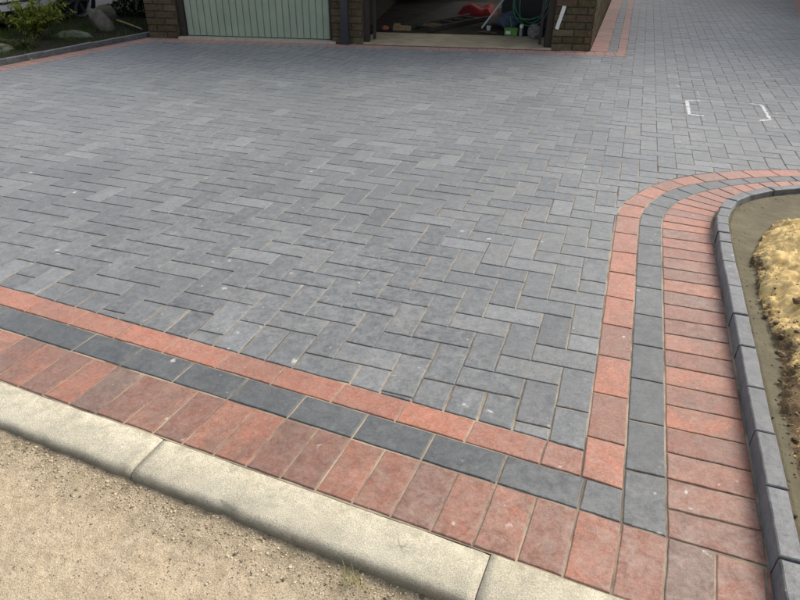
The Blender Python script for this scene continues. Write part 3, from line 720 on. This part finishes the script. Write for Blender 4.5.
# ------------------------------------------------------------------ garage
def GM(zr=0): return Matrix.Translation((G0[0], G0[1], 0)) @ Matrix.Rotation(GA, 4, 'Z')
gar = thing('garage', 'brown brick double garage, one green door shut and one bay open', 'garage', (G0[0], G0[1], 0), GA)
H_ = 2.35; DEP = 5.6
W_END = 4.90
def wallbox(s0, s1, n0, n1, z0=-0.06, z1=H_): return MB().box(s0, s1, n0, n1, z0, z1).build('wall', M_MORTAR, gar)
def bricks(parent, P3, length, z1, ind_h, name='brick', off=0.0):
    """P3(s, d, z): s along the wall, d out of its face; bricks 215 x 65 on a 72 mm course"""
    rest = MB(); c = 0; z = 0.004
    while z+0.06 < z1:
        s = -(0.11 if c % 2 else 0.0)-off
        while s < length:
            a, b = max(s, 0.0), min(s+0.215, length)
            if b-a > 0.03:
                j = random.uniform(-0.0015, 0.002); o = random.uniform(0.010, 0.015)
                vs = [P3(x, d, zz) for zz in (z+j, z+0.061+j) for x, d in ((a+.001, 0.003), (b-.001, 0.003), (b-.001, -0.045), (a+.001, -0.045))]
                vs = [P3(x, d, zz) for zz in (z+j, z+0.061+j) for x, d in ((a, o), (b, o), (b, -0.03), (a, -0.03))]
                vs2 = [P3(x, d, zz) for zz, i_ in ((z+j, 0), (z+0.061+j, 0)) for x, d in ((a+.003, o+.002), (b-.003, o+.002))]
                fs = [(3, 2, 1, 0), (4, 5, 6, 7), (0, 1, 5, 4), (1, 2, 6, 5), (2, 3, 7, 6), (3, 0, 4, 7)]
                if z < ind_h:
                    MB().add(vs, fs, random.random()).build(name, M_BRICK, parent)
                else: rest.add(vs, fs, random.random())
            s += 0.225
        z += 0.072; c += 1
    if rest.v: return tag(rest.build('brickwork', M_BRICK, parent), kind='stuff')
def face_front(s0): return lambda s, d, z: (s0+s, -d, z)
# piers on the front
for s0, s1 in ((-0.06, 0.30), (2.09, 2.44), (4.497, W_END)):
    wallbox(s0, s1, 0.0, 0.24); bricks(gar, face_front(s0), s1-s0, H_, 0.62)
# lintel and roof
MB().box(-0.06, W_END, 0.002, 0.238, 2.12, H_+0.06).build('lintel', M_MORTAR, gar)
MB().box(-0.2, W_END+0.14, -0.16, DEP+0.2, H_+0.06, H_+0.2).build('roof', M_ROOF, gar)
MB().box(-0.22, W_END+0.16, -0.18, -0.16, H_+0.02, H_+0.22).build('fascia', M_WHITE, gar)
# side and rear walls; the right wall stands slightly out of square
wallbox(-0.06, 0.06, 0.24, DEP); wallbox(0.06, W_END-0.1, DEP-0.12, DEP)
wallbox(2.20, 2.32, 0.24, DEP-0.12)
MB().box(0.07, 4.75, DEP-0.14, DEP-0.1205, 0.03, 2.3).build('shade_panel', M_FLOOR, gar)  # near-black panel added over the rear wall to deepen the bay's shade
inv = gar.matrix_basis.inverted() if False else (Matrix.Translation((G0[0], G0[1], 0)) @ Matrix.Rotation(GA, 4, 'Z')).inverted()
def wl(x, y, z): return tuple(inv @ Vector((x, y, z)))
xr, yr = PG(W_END, 0.0); Lr = 6.0
SWD = (-0.0145, 1.0)
def swp(s, d, z): return wl(xr+SWD[0]*s+d, yr+SWD[1]*s, z)
vs = [swp(s, d, z) for z in (-0.06, H_) for s, d in ((0.24, -0.006), (Lr, -0.006), (Lr, -0.13), (0.24, -0.13))]
MB().add(vs, [(3, 2, 1, 0), (4, 5, 6, 7), (0, 1, 5, 4), (1, 2, 6, 5), (2, 3, 7, 6), (3, 0, 4, 7)]).build('wall', M_MORTAR, gar)
bricks(gar, swp, 6.0, H_, 0.40, off=0.1)
# white air brick strip at the top edge of the corner
MB().box(4.93, 4.99, 0.35, 0.55, 0.5, 0.56).build('vent', M_PLATE, gar)
# closed green door
fr = MB(); fr.box(0.302, 0.372, 0.03, 0.12, 0.0, 2.12); fr.box(2.052, 2.088, 0.03, 0.12, 0.0, 2.12); fr.box(0.372, 2.052, 0.03, 0.12, 2.05, 2.12); fr.build('door_frame', M_FRAME, gar)
MB().box(0.30, 2.13, -0.045, 0.16, -0.02, 0.024).build('sill', M_SILL, gar)
MB().box(0.30, 2.13, -0.043, 0.0, -0.05, -0.0205).build('sill_edge', M_DRIP, gar)
door = MB().box(0.374, 2.050, 0.0745, 0.10, 0.03, 2.048).build('garage_door', M_DOOR, gar)
npan = 22; pw = (2.050-0.374)/npan; prev = None
for i in range(npan):
    a = 0.374+i*pw; mb = MB(); y0, y1 = 0.060, 0.074
    pr = [(a+0.002, y1), (a+0.005, y0+0.003), (a+0.010, y0), (a+pw-0.010, y0), (a+pw-0.005, y0+0.003), (a+pw-0.002, y1)]
    vs = [(x, y, z) for z in (0.034, 2.044) for x, y in pr]; n = len(pr)
    mb.add(vs, [(j, j+1, n+j+1, n+j) for j in range(n-1)]+[tuple(range(n))[::-1], tuple(range(n, 2*n))]); mb.build('panel', M_DOOR, door)
MB().box(1.12, 1.30, 0.030, 0.050, 0.95, 0.99).build('handle', M_TRACK, door)
# downpipe on the middle pier
dp = MB(); dp.box(2.197, 2.282, -0.080, -0.010, 0.05, H_+0.05); dp.box(2.190, 2.289, -0.086, -0.008, 0.0, 0.12)
for z in (0.55, 1.4): dp.box(2.185, 2.294, -0.088, -0.009, z, z+0.03)
dp.build('downpipe', M_BLACKPL, gar)
# open bay
fr = MB(); fr.box(2.44, 2.498, 0.02, 0.13, 0.02, 2.12); fr.box(4.425, 4.497, 0.02, 0.13, 0.02, 2.12); fr.box(2.498, 4.425, 0.02, 0.13, 2.04, 2.12); fr.build('door_frame', M_FRAME, gar)
MB().box(2.52, 2.552, 0.16, 0.19, 0.03, 2.0).build('door_track', M_TRACKD, gar)
MB().box(4.37, 4.40, 0.16, 0.19, 0.03, 2.0).build('door_track', M_TRACKD, gar)
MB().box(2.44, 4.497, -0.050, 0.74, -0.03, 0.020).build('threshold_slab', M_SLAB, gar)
MB().box(2.44, 4.60, -0.058, -0.0505, -0.05, 0.006).build('slab_edge', M_DRIP, gar)
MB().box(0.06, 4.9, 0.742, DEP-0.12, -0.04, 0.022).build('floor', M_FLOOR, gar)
# tilted-up door held under the roof of the open bay
MB().box(2.51, 4.41, 0.25, 2.2, 2.00, 2.03).build('raised_door', M_DOOR, gar)
# short white strip fixed aslant on the right pier
st = MB(); a = Vector((4.530, -0.020, 0.215)); b = Vector((4.582, -0.020, 0.440)); d = (b-a).normalized(); nn_ = Vector((d.z, 0, -d.x))
pts = [a-nn_*0.019, a+nn_*0.019, b+nn_*0.019, b-nn_*0.019]
st.add([tuple(p+Vector((0, dy, 0))) for dy in (-0.012, 0.012) for p in pts], [(0, 1, 2, 3), (7, 6, 5, 4), (0, 4, 5, 1), (1, 5, 6, 2), (2, 6, 7, 3), (3, 7, 4, 0)])
o = st.build('plastic_strip', M_WHITE); o.location = (G0[0], G0[1], 0); o.rotation_euler = (0, 0, GA)
tag(o, 'short white plastic strip fixed aslant on the right brick pier', 'strip')

# ------------------------------------------------------------------ things in the open bay
def sheet(name, label, cat, pts, mat, z=0.024, bump=0.02, seed=0, thick=0.01):
    """a loosely folded sheet lying on the floor (outline in world xy)"""
    x0, x1 = min(p[0] for p in pts), max(p[0] for p in pts); y0, y1 = min(p[1] for p in pts), max(p[1] for p in pts)
    mb = MB(); nx = ny = 26; vs = []
    def bil(u, v):
        a, b, c, d = pts; return tuple((1-u)*(1-v)*a[k]+u*(1-v)*b[k]+u*v*c[k]+(1-u)*v*d[k] for k in (0, 1))
    for i in range(nx+1):
        for j in range(ny+1):
            u, v = i/nx, j/ny; x, y = bil(u, v); e = min(1, 6*min(u, 1-u, v, 1-v))
            h = z+thick+e*bump*(0.7+noise.ridged_multi_fractal(Vector((x*3+seed, y*3, seed)), 1, 2, 3, 1, 2)*0.6)
            vs.append((x, y, h if e > 0 else z))
    fs = [(i*(ny+1)+j, (i+1)*(ny+1)+j, (i+1)*(ny+1)+j+1, i*(ny+1)+j+1) for i in range(nx) for j in range(ny)]
    mb.add(vs, fs); mb.smooth = True; return tag(mb.build(name, mat), label, cat)
sheet('dust_sheet', 'dark grey sheet spread over the floor of the open garage bay', 'sheet', [(-2.98, 6.75), (-2.66, 6.80), (-2.0, 9.7), (-3.0, 9.9)], M_TARP, seed=2)
sheet('red_tarpaulin', 'crumpled red cloth deep inside the open garage bay', 'cloth', [(-2.50, 8.05), (-2.02, 8.2), (-2.02, 8.62), (-2.46, 8.55)], M_REDC, bump=0.085, seed=5)
rock('brick_offcut', 'orange broken brick just inside the open bay beside the left frame', (-2.985, 6.50, 0.05), (0.045, 0.035, 0.028), M_OFFCUT, 0.3, seed=9, cat='brick')
t = thing('timber_offcut', 'pale timber board offcut on the threshold at the left of the open bay', 'board', (-2.80, 6.60, 0.022), 0.25)
MB().box(-0.11, 0.11, -0.045, 0.045, 0, 0.05).build('board', M_WOOD, t); MB().box(-0.10, -0.02, -0.055, 0.0, 0.051, 0.078).build('block', M_WOOD, t)
rock('rubble', 'low brown rubble on the floor behind the pale timber offcut', (-2.55, 6.95, 0.04), (0.22, 0.09, 0.03), M_CLOD, 0.2, seed=12, cat='rubble')
mb = MB(); mb.tube([(-1.905, 7.08, 0.03), (-1.735, 7.33, 0.30), (-1.42, 7.80, 0.82), (-1.30, 7.98, 1.02)], 0.013, 8); tag(mb.build('pole', M_WHITE), 'thin pale pole leaning at a slant inside the open bay', 'pole')
def lathe(mb, prof, c, seg=16, r=0.0):
    vs = []; fs = []
    for h, q in prof:
        for j in range(seg): a = 2*math.pi*j/seg; vs.append((c[0]+q*math.cos(a), c[1]+q*math.sin(a), c[2]+h))
    for i in range(len(prof)-1):
        for j in range(seg): fs.append((i*seg+j, i*seg+(j+1) % seg, (i+1)*seg+(j+1) % seg, (i+1)*seg+j))
    fs += [tuple(range(seg))[::-1], tuple((len(prof)-1)*seg+j for j in range(seg))]; mb.add(vs, fs, r)
mb = MB(); lathe(mb, [(0, 0.022), (0.045, 0.03), (0.05, 0.031), (0.05, 0.027), (0.012, 0.02)], (-1.80, 7.0, 0.022)); tag(mb.build('cup', M_WHITE), 'small white cup on the garage floor at the foot of the pole', 'cup')
rock('tool_bag', 'blue-grey cloth bag slumped behind the green plastic tub', (-1.60, 7.18, 0.12), (0.13, 0.09, 0.10), M_BLUE, 0.2, seed=4, cat='bag')
t = thing('plastic_tub', 'bright green plastic tub on the threshold beside the silver canister', 'tub', (-1.475, 6.74, 0.022), 0.2)
MB().box(-0.075, 0.075, -0.05, 0.05, 0, 0.065).build('tub', M_GRN, t); MB().box(-0.08, 0.08, -0.055, 0.055, 0.0655, 0.078).build('lid', M_GRN, t); MB().box(-0.06, -0.005, -0.0525, -0.0502, 0.015, 0.05).build('paper_band', M_WHITE, t)
t = thing('canister', 'silver and white canister standing between the green tub and grey sack', 'canister', (-1.345, 6.70, 0.022))
mb = MB(); lathe(mb, [(0, 0.028), (0.08, 0.028), (0.092, 0.022)], (0, 0, 0)); mb.build('can', M_TRACK, t); mb = MB(); lathe(mb, [(0, 0.023), (0.03, 0.023), (0.036, 0.018)], (0, 0, 0.093)); mb.build('cap', M_WHITE, t)
rock('rubble_sack', 'small grey sack slumped against the right frame of the open bay', (-1.165, 6.61, 0.085), (0.085, 0.07, 0.078), M_SACK, 0.4, seed=6, cat='sack')
# green hose hanging in loops
mb = MB(); pts = []
for i in range(90):
    a = i/89*2*math.pi*3.2; rr = 0.19+0.02*math.sin(a*0.7); pts.append((-1.31+rr*0.9*math.cos(a)+0.02*math.sin(a*1.7), 7.05+0.06*math.sin(a*0.5)+0.1*math.cos(a), 0.37+0.27*math.sin(a)+0.02*math.cos(a*1.3)))
mb.tube(pts, 0.0085, 7); mb.tube([(-1.55, 6.98, 0.20), (-1.50, 6.90, 0.12), (-1.50, 6.86, 0.05), (-1.46, 6.84, 0.035)], 0.0085, 7)
mb.tube([(-1.16, 7.1, 0.70), (-1.13, 7.05, 0.4), (-1.15, 7.03, 0.22), (-1.3, 7.0, 0.17), (-1.48, 6.98, 0.18)], 0.0085, 7)
mb.smooth = True; tag(mb.build('garden_hose', M_HOSE), 'dark green garden hose hanging in loops by the right frame', 'hose')
t = thing('step_ladder', 'old grey step ladder lying on the floor left in the open bay', 'ladder', (-2.35, 7.25, 0.03), 1.25)
for yy in (-0.16, 0.16): MB().box(-0.7, 0.7, yy-0.018, yy+0.018, 0, 0.05).build('rail', M_TRACKD, t)
for k in range(5): MB().box(-0.56+k*0.27, -0.52+k*0.27, -0.141, 0.141, 0.012, 0.035).build('rung', M_TRACKD, t)
rock('rubble', 'scatter of brown debris on the slab near the small white cup', (-1.76, 6.78, 0.028), (0.11, 0.045, 0.012), M_CLOD, 0.1, seed=21, cat='rubble', rough=0.5)
sk = MB(); sk.box(-1.75, -0.98, 7.5, 7.9, 0.022, 0.85); o = tag(sk.build('storage_chest', M_PLATE), 'black storage chest in shadow behind the garden hose', 'chest')

# ------------------------------------------------------------------ rockery bed on the left
edgL = tag(MB().box(-0.01, 0.01, 0, 0.5, -0.12, -0.1).build('rockery_edging', M_HAUNCH), kind='structure')
for k in range(-26, 10):
    s0 = k*0.205; mb = MB(); block(mb, quad(PL, s0+0.0015, s0+0.2035, 0.212, 0.262)[::-1], z=0.052+random.gauss(0, 0.0012), th=0.1, ch=0.005); mb.build('edging_block', EDGE, edgL)
def rockbed():
    mb = MB(); vs = []; ns, nn2 = 150, 60; tot = []
    for i in range(ns+1):
        for j in range(nn2+1):
            s = -3.2+i*0.046; n = 0.258+j*0.04; x, y = PL(s, n); z = 0.022+0.03*min(1, (n-0.258)/0.5)+0.02*noise.fractal(Vector((x, y, 0))*4, 1, 2, 4)
            if j == 0: z = 0.02
            vs.append((x, y, z))
    fs = [(i*(nn2+1)+j, (i+1)*(nn2+1)+j, (i+1)*(nn2+1)+j+1, i*(nn2+1)+j+1) for i in range(ns) for j in range(nn2)]
    mb.add(vs, [f[::-1] for f in fs]); mb.smooth = True; return tag(mb.build('rockery_soil', M_SOIL), kind='structure')
rockbed()
rock('rockery_stone', 'tall grey slanted stone, largest in the rockery by the garage', (-5.98, 5.06, 0.12), (0.10, 0.085, 0.19), M_STONE, 0.5, (0.15, -0.62), seed=1, rough=0.16)
rock('rockery_stone', 'long low mossy stone lying beside the yellow-green shrub', (-5.98, 4.55, 0.06), (0.20, 0.08, 0.055), M_MOSSY, 0.55, seed=2)
rock('rockery_stone', 'flat grey-green stone in front of the shrub at the left edge', (-6.12, 3.62, 0.06), (0.19, 0.15, 0.05), M_MOSSY, 0.2, seed=5)
mb = MB(); mb.tube([(-6.10, 5.45, 0.105), (-5.80, 5.28, 0.10), (-5.49, 5.13, 0.08)], [0.012, 0.011, 0.007], 7); tag(mb.build('stick', M_WOOD), 'pale bare stick lying on the grass by the garage corner', 'stick')
def leafq(mb, p, d, up, L, W, r):
    d = d.normalized(); sd_ = d.cross(up)
    if sd_.length < 1e-3: sd_ = Vector((1, 0, 0))
    sd_.normalize(); u = sd_.cross(d)
    a = p; m = p+d*L*0.5+u*L*0.06; t = p+d*L-u*L*0.08
    mb.add([a, m+sd_*W*0.5+u*W*0.15, t, m-sd_*W*0.5+u*W*0.15, m], [(0, 4, 1), (1, 4, 2), (2, 4, 3), (3, 4, 0)], r)
def shrub(loc, label, n, R, Hh, mat, seed=0, Ls=(0.05, 0.085), Ws=0.026):
    rn = random.Random(seed); t = thing('shrub', label, 'shrub', loc); fo = MB(); stm = MB()
    for i in range(34):
        a = rn.random()*6.28; l = R*rn.uniform(0.5, 1.0); h = Hh*rn.uniform(0.45, 1.0); p = [Vector((rn.gauss(0, 0.03), rn.gauss(0, 0.03), 0))]
        for k in range(1, 6):
            q = k/5; p.append(Vector((math.cos(a)*l*q**1.3+rn.gauss(0, .012), math.sin(a)*l*q**1.3+rn.gauss(0, .012), h*(q**0.8))))
        stm.tube(p, [0.006, 0.005, 0.0045, 0.004, 0.003, 0.002], 5)
        for k in range(n):
            q = rn.uniform(0.25, 1.0)*5; i0 = min(4, int(q)); b = p[i0].lerp(p[i0+1], q-i0)
            d = Vector((rn.gauss(0, 1)+math.cos(a)*0.6, rn.gauss(0, 1)+math.sin(a)*0.6, rn.gauss(0.5, 0.6)))
            leafq(fo, b, d, Vector((0, 0, 1)), rn.uniform(*Ls), Ws*rn.uniform(0.8, 1.2), rn.random())
    fo.build('foliage', mat, t); stm.build('stems', M_STEM, t); return t
shrub((-6.26, 4.34, 0.05), 'yellow-green leafy shrub growing among stones behind the left edging', 44, 0.43, 0.44, L_SHRUB, 3)
shrub((-5.95, 3.85, 0.03), 'small low green plant at the foot of the yellow-green shrub', 5, 0.22, 0.13, L_GRASS, 5, (0.03, 0.05), 0.016)
shrub((-6.02, 3.25, 0.03), 'tuft of dark green leaves between the flat stone and the edging', 6, 0.16, 0.15, L_GRASS, 8, (0.03, 0.055), 0.018)
shrub((-6.85, 4.90, 0.03), 'loose green plant behind the yellow-green shrub beside the silver car', 9, 0.26, 0.26, L_SHRUB, 11, (0.04, 0.07), 0.022)
gr = MB()
for i in range(14000):
    s = random.uniform(-2.5, 2.35); n = 0.28+random.random()**0.8*1.5; x, y = PL(s, n)
    if noise.noise(Vector((x*3, y*3, 0))) < -0.12: continue
    h = random.uniform(0.02, 0.06); a = random.random()*6.28; dx, dy = math.cos(a)*0.003, math.sin(a)*0.003; lx, ly = random.gauss(0, .015), random.gauss(0, .015); z = 0.03+0.03*min(1, (n-.258)/.5)
    gr.add([(x-dx, y-dy, z), (x+dx, y+dy, z), (x+lx, y+ly, z+h)], [(0, 1, 2)], random.random())
tag(gr.build('grass', L_GRASS), 'dark green grass tufts growing over the rockery soil', None, None, 'stuff')
def hedge(label, x0, x1, y0, y1, h, n, z0=0.0):
    t = thing('hedge', label, 'hedge', ((x0+x1)/2, (y0+y1)/2, z0)); cx, cy = (x1-x0)/2, (y1-y0)/2; fo = MB(); st_ = MB()
    for i in range(n):
        x = random.uniform(-cx, cx); y = random.uniform(-cy, cy); z = random.uniform(0.02, h)
        if random.random() < 0.6:
            if random.random() < 0.6: y = -cy+abs(random.gauss(0, 0.1))
            else: x = random.choice((-1, 1))*(cx-abs(random.gauss(0, 0.1)))
        q = 1+0.16*noise.noise(Vector((x*2, y*2, z*2))); d = Vector((random.gauss(0, 1), random.gauss(0, 1), random.gauss(0, 1)))
        leafq(fo, Vector((x*q, y*q, z)), d, Vector((0, 0, 1)), random.uniform(0.05, 0.09), 0.04, random.random())
    for k in range(9):
        x = random.uniform(-cx, cx)*0.8; y = random.uniform(-cy, cy)*0.8; st_.tube([(x, y, -0.05), (x*1.05, y, h*0.5), (x, y*1.1, h*0.9)], [0.03, 0.02, 0.008], 6)
    fo.build('foliage', mat_h, t); st_.build('stems', M_STEM, t)
mat_h = L_DARK
hedge('dark dense evergreen hedge filling the gap beside the brick garage', -6.62, -5.50, 6.10, 7.5, 1.9, 16000)
# weed at the foot of the kerb
t = thing('weed', 'straggly pale green weed growing at the foot of the concrete kerb', 'weed', (-0.4475, -0.6045, -0.035)); mb = MB(); rn = random.Random(2)
for i in range(26):
    a = rn.random()*6.28; l = rn.uniform(0.012, 0.04); h = rn.uniform(0.008, 0.035); bx, by = rn.gauss(0, 0.012), -abs(rn.gauss(0.008, 0.006)); w2 = 0.0009
    p = [Vector((bx+math.cos(a)*l*q, by+math.sin(a)*l*q-0.004, h*(2*q-q*q))) for q in (0, 0.35, 0.7, 1)]; sv = Vector((-math.sin(a), math.cos(a), 0))*w2
    vs = []
    for k, q in enumerate(p): vs += [q-sv*(1-k*0.28), q+sv*(1-k*0.28)]
    mb.add(vs, [(0, 1, 3, 2), (2, 3, 5, 4), (4, 5, 7, 6)], rn.random())
mb.build('leaves', L_DRY, t)

# ------------------------------------------------------------------ parked car beyond the rockery
car = thing('parked_car', 'silver car parked beyond the rockery, only sill and wheel in view', 'car', (-7.72, 4.10, -0.02))
def car_body():
    # side outline (y along the car, z up) with wheel arches, extruded across the width
    prof = [(-2.05, 0.30), (-2.08, 0.52), (-1.98, 0.72), (-1.15, 0.92), (-0.55, 1.36), (0.1, 1.46), (0.95, 1.42), (1.55, 1.02), (2.0, 0.95), (2.12, 0.62), (2.08, 0.30)]
    arch = lambda c: [(c+0.36*math.cos(a), 0.30+0.37*math.sin(a)) for a in np.linspace(0, math.pi, 11)]
    low = arch(1.62)+arch(-1.30)
    pts = prof+low; hw_ = 0.84; vs = []; n = len(pts)
    for k, (sx, inset) in enumerate(((-hw_, 0), (hw_, 0))):
        for (y, z) in pts:
            t_ = max(0, z-0.75)*0.28; vs.append((math.copysign(hw_-t_, sx), y, z))
    me = bpy.data.meshes.new('body'); me.from_pydata(vs, [], [tuple(range(n)), tuple(range(2*n-1, n-1, -1))]+[(i, n+i, n+(i+1) % n, (i+1) % n) for i in range(n)])
    bm = bmesh.new(); bm.from_mesh(me); bmesh.ops.triangulate(bm, faces=[f for f in bm.faces if len(f.verts) > 4]); bmesh.ops.recalc_face_normals(bm, faces=bm.faces); bm.to_mesh(me); bm.free()
    me.materials.append(M_SILVER); return link('body', me, car)
body = car_body()
for sx in (-1, 1):
    X = sx*0.835
    sill = MB(); sill.box(min(X, X+sx*0.03), max(X, X+sx*0.03), -0.90, 1.22, 0.285, 0.345); sill.build('sill', M_SILVER, car)
    tr_ = MB(); tr_.box(min(X, X+sx*0.02), max(X, X+sx*0.02), -0.90, 1.22, 0.355, 0.375); tr_.build('trim', M_PLATE, car)
    for (ya, yb, yc, yd) in ((-0.78, -0.08, -0.36, -0.08), (-0.02, 0.98, -0.02, 0.80)):
        xw = lambda z: sx*(0.843-max(0, z-0.75)*0.28)
        MB().add([(xw(0.95), ya if ya > -0.5 else -1.0, 0.95), (xw(0.95), yb, 0.95), (xw(1.33), yd, 1.33), (xw(1.33), yc, 1.33)], [(0, 1, 2, 3) if sx > 0 else (3, 2, 1, 0)]).build('window', M_GLASS, car)
    for yc in (1.62, -1.30):
        wh = thing('wheel', None, None, (sx*0.76, yc, 0.31)); wh.parent = car
        ty = MB(); prof = [(-0.09, 0.22), (-0.095, 0.28), (-0.06, 0.31), (0.06, 0.31), (0.095, 0.28), (0.09, 0.22)]; seg = 32; vs = []
        for h, q in prof:
            for j in range(seg): a = 2*math.pi*j/seg; vs.append((h, q*math.cos(a), q*math.sin(a)))
        fs = [(i*seg+j, i*seg+(j+1) % seg, ((i+1) % 6)*seg+(j+1) % seg, ((i+1) % 6)*seg+j) for i in range(6) for j in range(seg)]
        ty.add(vs, fs); ty.build('tyre', M_TYRE, wh)
        rm = MB(); seg = 32; vs = []
        for h, q in ((sx*0.080, 0.222), (sx*0.088, 0.212), (sx*0.05, 0.195), (-sx*0.05, 0.19)):
            for j in range(seg): a = 2*math.pi*j/seg; vs.append((h, q*math.cos(a), q*math.sin(a)))
        rm.add(vs, [(i*seg+j, i*seg+(j+1) % seg, (i+1)*seg+(j+1) % seg, (i+1)*seg+j) for i in range(3) for j in range(seg)])
        for j in range(7):
            a = 2*math.pi*j/7; c, s_ = math.cos(a), math.sin(a)
            rot = Matrix(((1, 0, 0), (0, c, -s_), (0, s_, c)))
            rm.box(sx*0.06-0.012, sx*0.06+0.012, -0.016, 0.016, 0.02, 0.205, rot=rot)
        rm.tube([(sx*0.04, 0, 0), (sx*0.082, 0, 0)], 0.045, 14)
        rm.build('rim', M_ALLOY, wh)
        dk = MB(); dk.tube([(-sx*0.02, 0, 0), (sx*0.02, 0, 0)], 0.19, 24); dk.build('brake_disc', M_PLATE, wh)
under = MB().box(-0.80, 0.80, -1.9, 1.9, 0.16, 0.298).build('underbody', M_PLATE, car)
for sx in (-1, 1):
    MB().box(sx*0.66-0.14, sx*0.66+0.14, 2.03, 2.10, 0.62, 0.80).build('rear_lamp', M_LAMPR, car); MB().box(sx*0.60-0.17, sx*0.60+0.17, -2.10, -2.02, 0.56, 0.70).build('headlamp', M_GLASS, car)
MB().box(-0.80, 0.80, 2.07, 2.16, 0.34, 0.56).build('bumper', M_SILVER, car); MB().box(-0.80, 0.80, -2.16, -2.06, 0.32, 0.52).build('bumper', M_SILVER, car)
# tarmac the car stands on
tag(MB().add([(-14, -2.0, -0.022), (-6.05, -2.0, -0.022), (-6.05, 9.0, -0.022), (-14, 9.0, -0.022)], [(0, 1, 2, 3)]).build('neighbouring_drive', m_simple('worn_tarmac', (0.045, 0.045, 0.045), 0.9, 0.3, amt=0.3)), kind='structure')

# ------------------------------------------------------------------ unseen building added right of the side drive, shading its far end
HA = -math.atan(0.133)
hs_ = thing('added_house', 'unseen brown brick building added behind the far right corner to shade the drive', 'added_house', (2.36, 9.80, 0), HA)
MB().box(0, 8.0, 0.0, 7.5, -0.06, 4.9).build('wall', M_BRICK, hs_)
mb = MB(); mb.add([(-0.4, -0.45, 4.85), (8.4, -0.45, 4.85), (8.4, 3.75, 7.2), (-0.4, 3.75, 7.2), (-0.4, 7.95, 4.85), (8.4, 7.95, 4.85)], [(0, 1, 2, 3), (3, 2, 5, 4), (0, 3, 4), (1, 5, 2), (1, 0, 4, 5)]); mb.build('roof', M_ROOF, hs_)
for x0, x1, z0, z1 in ((1.2, 2.9, 0.95, 2.1), (1.2, 2.9, 3.2, 4.3), (5.0, 6.8, 3.2, 4.3), (5.9, 7.2, 0.95, 2.1)):
    f = MB(); f.box(x0, x1, -0.05, -0.002, z0, z0+0.06); f.box(x0, x1, -0.05, -0.002, z1-0.06, z1)
    for xx in (x0, (x0+x1)/2-0.03, x1-0.06): f.box(xx, xx+0.06, -0.048, -0.002, z0+0.0605, z1-0.0605)
    wf = f.build('window', M_WHITE, hs_); MB().box(x0+0.06, x1-0.06, -0.028, -0.022, z0+0.06, z1-0.06).build('pane', M_GLASS, wf)
dr = MB().box(4.0, 4.9, -0.04, -0.002, 0.0, 2.05).build('door', M_DOOR, hs_); MB().box(4.08, 4.12, -0.08, -0.041, 0.98, 1.10).build('handle', M_TRACK, dr)
# unseen close boarding added across the end of the side drive to shade it
fn = thing('added_fence', 'unseen dark timber boarding added to shade the far end of the side drive', 'added_fence', (-0.9, 16.3, 0), 0.0)
for i in range(29): MB().box(i*0.15, i*0.15+0.143, 0.0+(i % 2)*0.012, 0.018+(i % 2)*0.012, 0.0, 1.85).build('board', M_FRAME, fn)
for i in range(3): MB().box(0.05+i*2.1, 0.15+i*2.1, 0.035, 0.13, -0.06, 1.9).build('post', M_FRAME, fn)

for o in bpy.data.objects:      # repeats of one kind
    if o.parent is None and o.name.split('.')[0] == 'rockery_stone': o['group'] = 'stones in the rockery bed'
    if o.parent is None and o.name.split('.')[0] == 'shrub': o['group'] = 'plants in the rockery bed'
